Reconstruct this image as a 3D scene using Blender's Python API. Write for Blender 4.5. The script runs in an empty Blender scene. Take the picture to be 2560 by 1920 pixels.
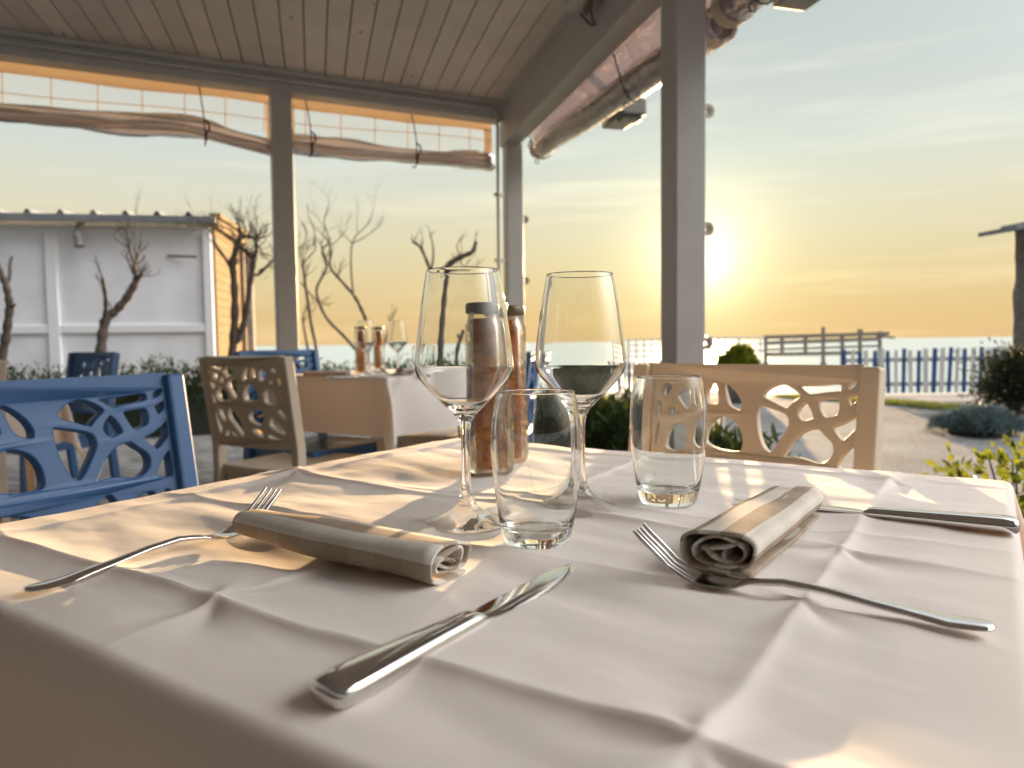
import bpy, bmesh, math, random
import numpy as np
from mathutils import Vector, Matrix
R = math.radians
random.seed(7); RNG = np.random.default_rng(11)
S = bpy.context.scene
COL = S.collection

# ------------------------------------------------------------------ camera
CAM_H, F_PX = 0.915, 1794.0            # eye height, focal length in pixels of the 2560 px wide photo
PITCH, ROLL = R(-3.28), R(0.72)
fw = Vector((0, math.cos(PITCH), math.sin(PITCH)))
r0 = Vector((1, 0, 0)); u0 = r0.cross(fw)
CR = r0*math.cos(ROLL) - u0*math.sin(ROLL)
CU = u0*math.cos(ROLL) + r0*math.sin(ROLL)
cam = bpy.data.cameras.new('camera'); camo = bpy.data.objects.new('camera', cam); COL.objects.link(camo)
m = Matrix((( CR.x, CU.x, -fw.x, 0), (CR.y, CU.y, -fw.y, 0), (CR.z, CU.z, -fw.z, CAM_H), (0, 0, 0, 1)))
camo.matrix_world = m
cam.sensor_width = 36; cam.lens = 36*F_PX/2560
cam.clip_start = 0.02; cam.clip_end = 60000
cam.dof.use_dof = True; cam.dof.focus_distance = 0.65; cam.dof.aperture_fstop = 7.0
S.camera = camo
def at(px, py, Y):
    "point seen at photo pixel (px, py) whose distance in front of the viewer is Y"
    d = fw + CR*((px-1280)/F_PX) - CU*((py-960)/F_PX)
    return Vector((0, 0, CAM_H)) + d*(Y/d.y)

# ------------------------------------------------------------------ world, sun, exposure
SUN_AZ, SUN_EL = 14.6, 6.3
SD = Vector((math.sin(R(SUN_AZ))*math.cos(R(SUN_EL)), math.cos(R(SUN_AZ))*math.cos(R(SUN_EL)), math.sin(R(SUN_EL))))
S.view_settings.view_transform = 'Standard'; S.view_settings.look = 'None'
S.view_settings.exposure = 1.5; S.view_settings.gamma = 1.0
W = bpy.data.worlds.new('World'); S.world = W; W.use_nodes = True
def build_world():
    nt = W.node_tree; nt.nodes.clear(); N = nt.nodes.new; L = nt.links.new
    out = N('ShaderNodeOutputWorld'); bg = N('ShaderNodeBackground'); bg.inputs[1].default_value = 0.1
    sky = N('ShaderNodeTexSky'); sky.sky_type = 'NISHITA'; sky.sun_disc = False
    sky.sun_elevation = R(SUN_EL); sky.sun_rotation = R(SUN_AZ); sky.dust_density = 2.0; sky.air_density = 1.0
    tc = N('ShaderNodeTexCoord'); sx = N('ShaderNodeSeparateXYZ'); L(tc.outputs['Generated'], sx.inputs[0])
    def math_(op, a, b=None, clamp=False):
        n = N('ShaderNodeMath'); n.operation = op; n.use_clamp = clamp
        for i, v in enumerate((a, b)):
            if v is None: continue
            if isinstance(v, (int, float)): n.inputs[i].default_value = v
            else: L(v, n.inputs[i])
        return n.outputs[0]
    el = math_('ARCSINE', sx.outputs['Z'])
    e = math_('DIVIDE', el, math.pi/2)
    ramp = N('ShaderNodeValToRGB'); L(e, ramp.inputs[0]); cr = ramp.color_ramp; cr.interpolation = 'LINEAR'
    stops = [(0.0, (.82, .570, .270)), (.022, (.82, .585, .28)), (.055, (.82, .67, .375)), (.089, (.80, .735, .50)), (.122, (.775, .765, .61)), (.155, (.70, .755, .69)), (.20, (.63, .69, .67)), (.278, (.53, .61, .61)), (.38, (.9, .98, 1.04)), (.55, (1.5, 1.6, 1.7)), (1.0, (1.5, 1.62, 1.75))]
    cr.elements[0].position = 0; cr.elements[0].color = (*stops[0][1], 1)
    cr.elements[1].position = 1; cr.elements[1].color = (*stops[-1][1], 1)
    for p, c in stops[1:-1]:
        k = cr.elements.new(p); k.color = (*c, 1)
    dt = N('ShaderNodeVectorMath'); dt.operation = 'DOT_PRODUCT'; L(tc.outputs['Generated'], dt.inputs[0]); dt.inputs[1].default_value = SD
    ang = math_('ARCCOSINE', math_('MINIMUM', dt.outputs['Value'], 0.99999))
    def lobe(width, power=1.0):
        q = math_('DIVIDE', ang, width)
        return math_('EXPONENT', math_('MULTIPLY', math_('POWER', q, power), -1.0))
    def vmul(col, fac):
        n = N('ShaderNodeVectorMath'); n.operation = 'SCALE'; L(fac, n.inputs['Scale'])
        if isinstance(col, tuple): n.inputs[0].default_value = col
        else: L(col, n.inputs[0])
        return n.outputs[0]
    def vadd(a, b):
        n = N('ShaderNodeVectorMath'); n.operation = 'ADD'; L(a, n.inputs[0]); L(b, n.inputs[1]); return n.outputs[0]
    # thin streaks of high cloud, warm towards the sun
    mp = N('ShaderNodeMapping'); mp.inputs['Scale'].default_value = (2.2, 2.2, 26); mp.inputs['Rotation'].default_value = (R(4), R(-7), 0)
    L(tc.outputs['Generated'], mp.inputs[0])
    nz = N('ShaderNodeTexNoise'); nz.inputs['Scale'].default_value = 1.3; nz.inputs['Detail'].default_value = 6; L(mp.outputs[0], nz.inputs[0])
    cl = N('ShaderNodeMapRange'); cl.inputs['From Min'].default_value = .52; cl.inputs['From Max'].default_value = .78; L(nz.outputs[0], cl.inputs[0])
    cloud = math_('MULTIPLY', math_('MULTIPLY', cl.outputs[0], lobe(.75)), .36)
    g = ramp.outputs[0]
    # low down opposite the sun the sky is already dusky; overhead it is still bright
    away = N('ShaderNodeMapRange'); away.inputs['From Min'].default_value = .45; away.inputs['From Max'].default_value = -.55; L(dt.outputs['Value'], away.inputs[0])
    low = N('ShaderNodeMapRange'); low.inputs['From Min'].default_value = .46; low.inputs['From Max'].default_value = .16; low.inputs['To Min'].default_value = .55; low.inputs['To Max'].default_value = .90; L(e, low.inputs[0])
    dim = math_('SUBTRACT', 1.0, math_('MULTIPLY', math_('MULTIPLY', away.outputs[0], low.outputs[0]), 1.0))
    g = vmul(g, dim)
    g = vadd(g, vmul((.03, .03, .0), lobe(.30)))
    g = vadd(g, vmul((.10, .125, .03), lobe(.11)))
    g = vadd(g, vmul((2.6, 2.4, 1.7), lobe(.034)))
    g = vadd(g, vmul((.75, .60, .36), cloud))
    # added fill glow high on the right, outside the view, to brighten the cloth
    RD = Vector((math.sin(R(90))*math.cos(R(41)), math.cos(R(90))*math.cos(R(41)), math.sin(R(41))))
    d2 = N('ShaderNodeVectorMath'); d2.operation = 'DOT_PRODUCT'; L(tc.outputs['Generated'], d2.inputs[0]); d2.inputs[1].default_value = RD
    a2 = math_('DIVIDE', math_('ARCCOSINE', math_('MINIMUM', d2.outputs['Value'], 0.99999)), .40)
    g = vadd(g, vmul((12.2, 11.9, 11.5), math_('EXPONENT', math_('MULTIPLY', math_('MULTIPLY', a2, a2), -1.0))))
    g = vmul(g, math_('ADD', 0.0, 9.5/2.83))
    sc = vmul(sky.outputs[0], math_('ADD', 0.0, 0.005))
    tot = vadd(g, sc)
    # below the horizon
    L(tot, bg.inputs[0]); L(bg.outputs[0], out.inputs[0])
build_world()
sl = bpy.data.lights.new('sun', 'SUN'); so = bpy.data.objects.new('sun', sl); COL.objects.link(so)
sl.cycles.is_caustics_light = True; sl.energy = 5.0; sl.angle = R(0.53); sl.color = (1.0, .67, .35)
so.rotation_euler = (-SD).to_track_quat('-Z', 'Y').to_euler()
so.location = SD*30
CY = S.cycles
CY.use_denoising = True
try: CY.denoiser = 'OPENIMAGEDENOISE'
except Exception: pass
CY.max_bounces = 14; CY.transmission_bounces = 14; CY.transparent_max_bounces = 24; CY.glossy_bounces = 6; CY.diffuse_bounces = 4
CY.caustics_reflective = True; CY.caustics_refractive = True; CY.sample_clamp_indirect = 6.0; CY.blur_glossy = 0.3

# ------------------------------------------------------------------ materials
def mat(name):
    M = bpy.data.materials.new(name); M.use_nodes = True; nt = M.node_tree; nt.nodes.clear()
    out = nt.nodes.new('ShaderNodeOutputMaterial')
    return M, nt, out
def pbr(name, col, rough=.5, metal=0, spec=.5, noise=None, bump=None, trans=0, **kw):
    "noise=(scale, amount[, detail]) mottles the colour; bump=(scale, distance)"
    M, nt, out = mat(name); N = nt.nodes.new; L = nt.links.new
    b = N('ShaderNodeBsdfPrincipled'); b.inputs['Base Color'].default_value = (*col, 1)
    b.inputs['Roughness'].default_value = rough; b.inputs['Metallic'].default_value = metal; b.inputs['Specular IOR Level'].default_value = spec
    tc = N('ShaderNodeTexCoord')
    if noise:
        n = N('ShaderNodeTexNoise'); n.inputs['Scale'].default_value = noise[0]; n.inputs['Detail'].default_value = noise[2] if len(noise) > 2 else 5
        L(tc.outputs['Object'], n.inputs[0])
        mr = N('ShaderNodeMapRange'); mr.inputs['From Min'].default_value = .3; mr.inputs['From Max'].default_value = .7
        mr.inputs['To Min'].default_value = 1-noise[1]; mr.inputs['To Max'].default_value = 1+noise[1]; L(n.outputs[0], mr.inputs[0])
        v = N('ShaderNodeVectorMath'); v.operation = 'SCALE'; v.inputs[0].default_value = col; L(mr.outputs[0], v.inputs['Scale']); L(v.outputs[0], b.inputs['Base Color'])
    if bump:
        n2 = N('ShaderNodeTexNoise'); n2.inputs['Scale'].default_value = bump[0]; n2.inputs['Detail'].default_value = 6; L(tc.outputs['Object'], n2.inputs[0])
        bp = N('ShaderNodeBump'); bp.inputs['Strength'].default_value = .6; bp.inputs['Distance'].default_value = bump[1]; L(n2.outputs[0], bp.inputs['Height']); L(bp.outputs[0], b.inputs['Normal'])
    sh = b.outputs[0]
    if trans:
        t = N('ShaderNodeBsdfTranslucent'); t.inputs[0].default_value = (*kw.get('tcol', col), 1)
        mx = N('ShaderNodeMixShader'); mx.inputs[0].default_value = trans; L(sh, mx.inputs[1]); L(t.outputs[0], mx.inputs[2]); sh = mx.outputs[0]
    L(sh, out.inputs[0]); return M
def glass(name, col=(1, 1, 1), ior=1.47, rough=0):
    M, nt, out = mat(name); g = nt.nodes.new('ShaderNodeBsdfGlass'); g.inputs['Color'].default_value = (*col, 1); g.inputs['IOR'].default_value = ior; g.inputs['Roughness'].default_value = rough
    nt.links.new(g.outputs[0], out.inputs[0]); return M
def film(name, tint=(.9, .88, .86), clear=.7, gloss=.25, diff=(.45, .36, .32), rough=.08, bump=0):
    "clear flexible plastic sheet: see-through, shiny, slightly milky"
    M, nt, out = mat(name); N = nt.nodes.new; L = nt.links.new
    tr = N('ShaderNodeBsdfTransparent'); tr.inputs[0].default_value = (*tint, 1)
    gl = N('ShaderNodeBsdfGlossy'); gl.inputs['Roughness'].default_value = rough; gl.inputs[0].default_value = (.9, .9, .9, 1)
    df = N('ShaderNodeBsdfTranslucent'); df.inputs[0].default_value = (*diff, 1)
    d2 = N('ShaderNodeBsdfDiffuse'); d2.inputs[0].default_value = (*diff, 1)
    md = N('ShaderNodeMixShader'); md.inputs[0].default_value = .5; L(df.outputs[0], md.inputs[1]); L(d2.outputs[0], md.inputs[2])
    fr = N('ShaderNodeFresnel'); fr.inputs[0].default_value = 1.45
    mu = N('ShaderNodeMath'); mu.operation = 'MULTIPLY_ADD'; mu.inputs[1].default_value = .7; mu.inputs[2].default_value = gloss*.3; L(fr.outputs[0], mu.inputs[0])
    a = N('ShaderNodeMixShader'); a.inputs[0].default_value = clear; L(md.outputs[0], a.inputs[1]); L(tr.outputs[0], a.inputs[2])
    b = N('ShaderNodeMixShader'); L(mu.outputs[0], b.inputs[0]); L(a.outputs[0], b.inputs[1]); L(gl.outputs[0], b.inputs[2])
    if bump:
        tc = N('ShaderNodeTexCoord'); n = N('ShaderNodeTexNoise'); n.inputs['Scale'].default_value = 22; L(tc.outputs['Object'], n.inputs[0])
        bp = N('ShaderNodeBump'); bp.inputs['Distance'].default_value = bump; L(n.outputs[0], bp.inputs['Height']); L(bp.outputs[0], gl.inputs['Normal'])
    L(b.outputs[0], out.inputs[0]); return M
def cloth_mat(name, col, tcol, trans, scale=900):
    M, nt, out = mat(name); N = nt.nodes.new; L = nt.links.new
    tc = N('ShaderNodeTexCoord')
    b = N('ShaderNodeBsdfPrincipled'); b.inputs['Base Color'].default_value = (*col, 1); b.inputs['Roughness'].default_value = .9; b.inputs['Specular IOR Level'].default_value = .15
    b.inputs['Sheen Weight'].default_value = .15
    n = N('ShaderNodeTexNoise'); n.inputs['Scale'].default_value = 1300; n.inputs['Detail'].default_value = 2; L(tc.outputs['Object'], n.inputs[0])
    bp = N('ShaderNodeBump'); bp.inputs['Strength'].default_value = .5; bp.inputs['Distance'].default_value = .0004; L(n.outputs[0], bp.inputs['Height']); L(bp.outputs[0], b.inputs['Normal'])
    t = N('ShaderNodeBsdfTranslucent'); t.inputs[0].default_value = (*tcol, 1)
    mx = N('ShaderNodeMixShader'); mx.inputs[0].default_value = trans; L(b.outputs[0], mx.inputs[1]); L(t.outputs[0], mx.inputs[2]); L(mx.outputs[0], out.inputs[0]); return M
def napkin_mat(name):
    "natural and white checked linen, laid out over the UV map (u across the roll, v along it), in metres"
    M, nt, out = mat(name); N = nt.nodes.new; L = nt.links.new
    uv = N('ShaderNodeUVMap'); sx = N('ShaderNodeSeparateXYZ'); L(uv.outputs[0], sx.inputs[0])
    def stripe(o, per, ph):
        a = N('ShaderNodeMath'); a.operation = 'MULTIPLY_ADD'; a.inputs[1].default_value = 1/per; a.inputs[2].default_value = ph; L(o, a.inputs[0])
        f = N('ShaderNodeMath'); f.operation = 'FRACT'; L(a.outputs[0], f.inputs[0])
        g = N('ShaderNodeMath'); g.operation = 'GREATER_THAN'; g.inputs[1].default_value = .5; L(f.outputs[0], g.inputs[0]); return g.outputs[0]
    a = stripe(sx.outputs[0], .030, .2); c = stripe(sx.outputs[1], .052, .1)
    ad = N('ShaderNodeMath'); ad.operation = 'MULTIPLY_ADD'; ad.inputs[1].default_value = .88; L(a, ad.inputs[0])
    mu = N('ShaderNodeMath'); mu.operation = 'MULTIPLY'; mu.inputs[1].default_value = .12; L(c, mu.inputs[0]); L(mu.outputs[0], ad.inputs[2])
    n = N('ShaderNodeTexNoise'); n.inputs['Scale'].default_value = 900; L(uv.outputs[0], n.inputs[0])
    cr = N('ShaderNodeMix'); cr.data_type = 'RGBA'; cr.inputs[6].default_value = (.72, .665, .60, 1); cr.inputs[7].default_value = (.40, .31, .235, 1); L(ad.outputs[0], cr.inputs[0])
    c2 = N('ShaderNodeMix'); c2.data_type = 'RGBA'; c2.blend_type = 'MULTIPLY'; c2.inputs[0].default_value = .35; L(cr.outputs[2], c2.inputs[6]); L(n.outputs[0], c2.inputs[7])
    b = N('ShaderNodeBsdfPrincipled'); b.inputs['Roughness'].default_value = .92; b.inputs['Specular IOR Level'].default_value = .1; L(c2.outputs[2], b.inputs['Base Color'])
    bp = N('ShaderNodeBump'); bp.inputs['Distance'].default_value = .0006; bp.inputs['Strength'].default_value = .5; L(n.outputs[0], bp.inputs['Height']); L(bp.outputs[0], b.inputs['Normal'])
    L(b.outputs[0], out.inputs[0]); return M
def leaf_mat(name, col, tcol, trans=.35, rough=.45, spec=.4):
    M, nt, out = mat(name); N = nt.nodes.new; L = nt.links.new
    oi = N('ShaderNodeNewGeometry'); mr = N('ShaderNodeMapRange'); mr.inputs['To Min'].default_value = .55; mr.inputs['To Max'].default_value = 1.5; L(oi.outputs['Random Per Island'], mr.inputs[0])
    v = N('ShaderNodeVectorMath'); v.operation = 'SCALE'; v.inputs[0].default_value = col; L(mr.outputs[0], v.inputs['Scale'])
    v2 = N('ShaderNodeVectorMath'); v2.operation = 'SCALE'; v2.inputs[0].default_value = tcol; L(mr.outputs[0], v2.inputs['Scale'])
    b = N('ShaderNodeBsdfPrincipled'); b.inputs['Roughness'].default_value = rough; b.inputs['Specular IOR Level'].default_value = spec; L(v.outputs[0], b.inputs['Base Color'])
    t = N('ShaderNodeBsdfTranslucent'); L(v2.outputs[0], t.inputs[0])
    mx = N('ShaderNodeMixShader'); mx.inputs[0].default_value = trans; L(b.outputs[0], mx.inputs[1]); L(t.outputs[0], mx.inputs[2]); L(mx.outputs[0], out.inputs[0]); return M

M_cloth = cloth_mat('white_cotton', (.86, .81, .765), (.84, .52, .24), .25)
M_napkin = napkin_mat('checked_linen')
M_glass = glass('clear_glass', (.985, .99, .985), 1.46)
M_jarglass = film('jar_glass', (.97, .95, .88), .985, .06, (.7, .5, .25), .02)
M_steel = pbr('polished_steel', (.72, .70, .68), .10, 1.0)
M_paint = pbr('white_painted_wood', (.36, .345, .33), .45, noise=(6, .05), bump=(40, .0008))
M_ceil = pbr('painted_boards', (.56, .50, .445), .5, noise=(5, .07), bump=(30, .0006))
def vary_islands(M, lo, hi):
    "a little difference between one board and the next"
    nt = M.node_tree; b = next(n for n in nt.nodes if n.type == 'BSDF_PRINCIPLED'); src = b.inputs['Base Color'].links[0].from_socket
    g = nt.nodes.new('ShaderNodeNewGeometry'); mr = nt.nodes.new('ShaderNodeMapRange'); mr.inputs['To Min'].default_value = lo; mr.inputs['To Max'].default_value = hi; nt.links.new(g.outputs['Random Per Island'], mr.inputs[0])
    v = nt.nodes.new('ShaderNodeVectorMath'); v.operation = 'SCALE'; nt.links.new(src, v.inputs[0]); nt.links.new(mr.outputs[0], v.inputs['Scale']); nt.links.new(v.outputs[0], b.inputs['Base Color'])
vary_islands(M_ceil, .90, 1.06)
M_groove = pbr('dark_groove', (.09, .07, .055), .9)
M_blue = pbr('blue_plastic', (.031, .104, .27), .42, noise=(9, .06), bump=(180, .0003))
M_cream = pbr('dove_plastic', (.48, .40, .315), .42, noise=(9, .04), bump=(180, .0003))
M_fabric = pbr('canvas', (.50, .43, .34), .8, trans=.32, tcol=(.36, .25, .15), noise=(14, .06))
M_window = film('clear_pvc', (.97, .97, .96), .90, .12, (.7, .68, .64))
M_rollpvc = film('rolled_pvc', (.76, .72, .71), .50, .40, (.52, .47, .455), .12, .004)
M_rollpvc2 = film('rolled_pvc_thick', (.62, .57, .58), .34, .5, (.38, .325, .335), .14, .012)
M_thread = pbr('yellow_thread', (.70, .52, .26), .7, trans=.4, tcol=(.8, .6, .3))
M_cord = pbr('black_cord', (.012, .011, .010), .6)
M_bark = pbr('bark', (.075, .055, .045), .9, noise=(30, .35), bump=(60, .004))
M_plate = pbr('galvanised', (.42, .38, .32), .4, .7)
M_grey = pbr('grey_housing', (.16, .16, .15), .5)
M_shed = pbr('shed_panel', (.78, .78, .83), .6, noise=(2.2, .09, 8))
M_shedtrim = pbr('shed_trim', (.80, .80, .83), .8, spec=.1)
M_siding = pbr('shed_siding', (.26, .175, .085), .85, spec=.05, noise=(4, .10), bump=(12, .003))
M_roof = pbr('corrugated_roof', (.17, .18, .20), .6, noise=(8, .2))
M_brownwood = pbr('brown_wood', (.14, .085, .05), .8, noise=(12, .3), bump=(30, .003))
M_oldwood = pbr('weathered_wood', (.20, .18, .165), .9, noise=(14, .3), bump=(25, .01))
M_white = pbr('white_fence_paint', (.68, .70, .72), .6, noise=(6, .08))
M_fblue = pbr('blue_fence_paint', (.035, .095, .30), .5, noise=(6, .12))
M_stone = pbr('planter_stone', (.22, .21, .20), .9, noise=(20, .2), bump=(40, .004))
M_lid = pbr('jar_lid', (.11, .085, .05), .3, .3)
M_leafA = leaf_mat('hedge_leaf', (.017, .031, .011), (.06, .085, .015), .18, .65, .12)
M_leafB = leaf_mat('shrub_leaf', (.030, .052, .012), (.26, .29, .02), .34, .35)
M_leafC = leaf_mat('dark_leaf', (.018, .027, .013), (.06, .07, .02), .15, .35)
M_leafD = leaf_mat('silver_leaf', (.16, .22, .23), (.12, .16, .14), .15, .7)
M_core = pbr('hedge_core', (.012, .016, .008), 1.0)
M_grass = leaf_mat('grass_blade', (.10, .13, .035), (.30, .30, .06), .4, .5)

# ------------------------------------------------------------------ mesh building helpers
class MB:
    def __init__(s): s.v = []; s.f = []; s.mi = []; s.uv = {}
    def add(s, vs, fs, mi=0):
        o = len(s.v); s.v.extend([tuple(p) for p in vs]); s.f.extend([tuple(i+o for i in f) for f in fs]); s.mi.extend([mi]*len(fs)); return o
    def box(s, c, d, ax=None, mi=0):
        "box at centre c with size d; ax = rotation (Matrix 3x3)"
        c = Vector(c); A = ax or Matrix.Identity(3)
        vs = [c + A @ Vector((x*d[0]/2, y*d[1]/2, z*d[2]/2)) for x in (-1, 1) for y in (-1, 1) for z in (-1, 1)]
        s.add(vs, [(0, 1, 3, 2), (4, 6, 7, 5), (0, 4, 5, 1), (2, 3, 7, 6), (0, 2, 6, 4), (1, 5, 7, 3)], mi)
    def bar(s, p, q, w, h, up=(0, 0, 1), mi=0):
        "square bar from p to q, w across and h along up"
        p, q = Vector(p), Vector(q); d = (q-p); L = d.length; d.normalize(); up = Vector(up)
        x = d.cross(up)
        if x.length < 1e-5: x = d.cross(Vector((1, 0, 0)))
        x.normalize(); z = x.cross(d)
        s.box((p+q)/2, (w, L, h), Matrix((x, d, z)).transposed(), mi)
    def tube(s, pts, rad, n=8, cap=True, mi=0, squash=1.0):
        pts = [Vector(p) for p in pts]; k = len(pts)
        if isinstance(rad, (int, float)): rad = [rad]*k
        vs = []; ref = None
        for i, p in enumerate(pts):
            t = (pts[min(i+1, k-1)] - pts[max(i-1, 0)]).normalized()
            if ref is None:
                ref = t.cross(Vector((0, 0, 1)))
                if ref.length < .05: ref = t.cross(Vector((1, 0, 0)))
                ref.normalize()
            ref = (ref - t*ref.dot(t)).normalized(); b = t.cross(ref)
            for j in range(n):
                a = 2*math.pi*j/n; vs.append(p + (ref*math.cos(a) + b*math.sin(a)*squash)*rad[i])
        fs = [(i*n+j, i*n+(j+1) % n, (i+1)*n+(j+1) % n, (i+1)*n+j) for i in range(k-1) for j in range(n)]
        if cap: fs += [tuple(range(n-1, -1, -1)), tuple((k-1)*n+j for j in range(n))]
        s.add(vs, fs, mi)
    def lathe(s, prof, n=48, c=(0, 0, 0), mi=0):
        "closed-profile lathe; points of radius 0 collapse to poles"
        c = Vector(c); rings = []; vs = []
        for r, z in prof:
            if r < 1e-7: rings.append([len(vs)]); vs.append(c+Vector((0, 0, z)))
            else:
                rings.append(list(range(len(vs), len(vs)+n)))
                vs += [c+Vector((r*math.cos(2*math.pi*j/n), r*math.sin(2*math.pi*j/n), z)) for j in range(n)]
        fs = []
        for A, B in zip(rings, rings[1:]):
            for j in range(n):
                a, b = A[j % len(A)], A[(j+1) % len(A)]; d, e = B[j % len(B)], B[(j+1) % len(B)]
                f = [a, b, e, d]; f = [x for i, x in enumerate(f) if x not in f[:i]]
                if len(f) > 2: fs.append(tuple(f))
        s.add(vs, fs, mi)
    def loft(s, secs, closed=True, cap=True, mi=0):
        n = len(secs[0]); vs = [p for q in secs for p in q]
        fs = [(i*n+j, i*n+(j+1) % n, (i+1)*n+(j+1) % n, (i+1)*n+j) for i in range(len(secs)-1) for j in range(n if closed else n-1)]
        if cap: fs += [tuple(range(n-1, -1, -1)), tuple((len(secs)-1)*n+j for j in range(n))]
        s.add(vs, fs, mi)
    def grid(s, P, mi=0):
        "P: array (a, b, 3)"
        a, b = P.shape[:2]; o = len(s.v)
        s.v.extend(map(tuple, P.reshape(-1, 3).tolist()))
        fs = [(o+i*b+j, o+(i+1)*b+j, o+(i+1)*b+j+1, o+i*b+j+1) for i in range(a-1) for j in range(b-1)]
        s.f.extend(fs); s.mi.extend([mi]*len(fs))
    def build(s, name, mats, parent=None, smooth=None, bevel=0, loc=None, subsurf=0):
        me = bpy.data.meshes.new(name); me.from_pydata(s.v, [], s.f)
        for M in (mats if isinstance(mats, (list, tuple)) else [mats]): me.materials.append(M)
        if any(s.mi): me.polygons.foreach_set('material_index', s.mi)
        if smooth is not None:
            me.polygons.foreach_set('use_smooth', [True]*len(me.polygons))
            if smooth < 180: me.set_sharp_from_angle(angle=R(smooth))
        me.update()
        o = bpy.data.objects.new(name, me); COL.objects.link(o)
        if parent: o.parent = parent
        if loc is not None: o.location = loc
        if bevel:
            b = o.modifiers.new('bevel', 'BEVEL'); b.width = bevel; b.segments = 2; b.limit_method = 'ANGLE'; b.angle_limit = R(40)
        if subsurf:
            q = o.modifiers.new('smooth', 'SUBSURF'); q.levels = subsurf; q.render_levels = subsurf
        return o
def tag(o, label=None, cat=None, group=None, kind=None):
    if label: o['label'] = label
    if cat: o['category'] = cat
    if group: o['group'] = group
    if kind: o['kind'] = kind
    return o
def empty(name, loc=(0, 0, 0), rz=0, label=None, cat=None, group=None):
    o = bpy.data.objects.new(name, None); COL.objects.link(o); o.location = loc; o.rotation_euler = (0, 0, rz); o.empty_display_size = .05
    return tag(o, label, cat, group)
def copy_tree(o, parent=None):
    c = o.copy(); COL.objects.link(c)
    if parent: c.parent = parent
    for ch in [x for x in bpy.data.objects if x.parent == o]: copy_tree(ch, c)
    return c
def heading(az): return R(-az)          # local +Y turned to compass heading az (0 = ahead of the viewer, 90 = right)
def dirv(az): return Vector((math.sin(R(az)), math.cos(R(az)), 0))
def smoothpts(P, it=2, closed=True):
    P = [tuple(p) for p in P]
    for _ in range(it):
        Q = []; n = len(P)
        for i in range(n if closed else n-1):
            a, b = P[i], P[(i+1) % n]
            Q += [tuple(.75*x+.25*y for x, y in zip(a, b)), tuple(.25*x+.75*y for x, y in zip(a, b))]
        if not closed: Q = [P[0]]+Q+[P[-1]]
        P = Q
    return P
def noise2(x, y, seed=0):
    "smooth value noise on arrays"
    r = np.random.default_rng(seed); T = r.random((64, 64))*2-1
    xi = np.floor(x).astype(int); yi = np.floor(y).astype(int); fx = x-xi; fy = y-yi
    fx = fx*fx*(3-2*fx); fy = fy*fy*(3-2*fy)
    g = lambda i, j: T[i % 64, j % 64]
    return (g(xi, yi)*(1-fx)+g(xi+1, yi)*fx)*(1-fy) + (g(xi, yi+1)*(1-fx)+g(xi+1, yi+1)*fx)*fy

# ------------------------------------------------------------------ terrain and sea
def gz(x, y):
    z = 0.01*(min(max(y, 1), 8)-1)
    if y > 9: z -= .028*(min(y, 11.5)-9)
    if y > 11.5: z -= .064*(min(y, 15.5)-11.5)
    if y > 15.5: z -= .05*(y-15.5)
    if y > 18.5: z -= 1.1*(min(y, 21)-18.5)
    if x > 5.3:
        k = min(1, (x-5.3)/1.2)
        if y > 12.4: z -= k*.9*(min(y, 16)-12.4)
    return z
def sheet(name, xs, ys, mats, lift=0, clip=None, kind='structure', wob=0):
    b = MB(); P = np.array([[(x, y, gz(x, y)+lift) for y in ys] for x in xs]); b.grid(P)
    if clip:
        b.f = [f for f in b.f if clip(*[sum(b.v[i][k] for i in f)/4 for k in (0, 1)])]; b.mi = [0]*len(b.f)
    return tag(b.build(name, mats, smooth=60), kind=kind)
def ground_mat():
    M, nt, out = mat('gravel_ground'); N = nt.nodes.new; L = nt.links.new
    tc = N('ShaderNodeTexCoord'); b = N('ShaderNodeBsdfPrincipled'); b.inputs['Roughness'].default_value = .95; b.inputs['Specular IOR Level'].default_value = .1
    n1 = N('ShaderNodeTexNoise'); n1.inputs['Scale'].default_value = 1.1; n1.inputs['Detail'].default_value = 6; L(tc.outputs['Object'], n1.inputs[0])
    vo = N('ShaderNodeTexVoronoi'); vo.inputs['Scale'].default_value = 45; L(tc.outputs['Object'], vo.inputs[0])
    r = N('ShaderNodeValToRGB'); r.color_ramp.elements[0].position = .35; r.color_ramp.elements[0].color = (.105, .10, .097, 1); r.color_ramp.elements[1].position = .65; r.color_ramp.elements[1].color = (.165, .155, .148, 1); L(n1.outputs[0], r.inputs[0])
    mx = N('ShaderNodeMix'); mx.data_type = 'RGBA'; mx.blend_type = 'MULTIPLY'; mx.inputs[0].default_value = .55; L(r.outputs[0], mx.inputs[6]); L(vo.outputs['Color'], mx.inputs[7])
    hs = N('ShaderNodeHueSaturation'); hs.inputs['Saturation'].default_value = .25; hs.inputs['Value'].default_value = 1.35; L(mx.outputs[2], hs.inputs['Color']); L(hs.outputs[0], b.inputs['Base Color'])
    bp = N('ShaderNodeBump'); bp.inputs['Distance'].default_value = .012; bp.inputs['Strength'].default_value = .9; L(vo.outputs['Distance'], bp.inputs['Height']); L(bp.outputs[0], b.inputs['Normal'])
    L(b.outputs[0], out.inputs[0]); return M
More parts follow.
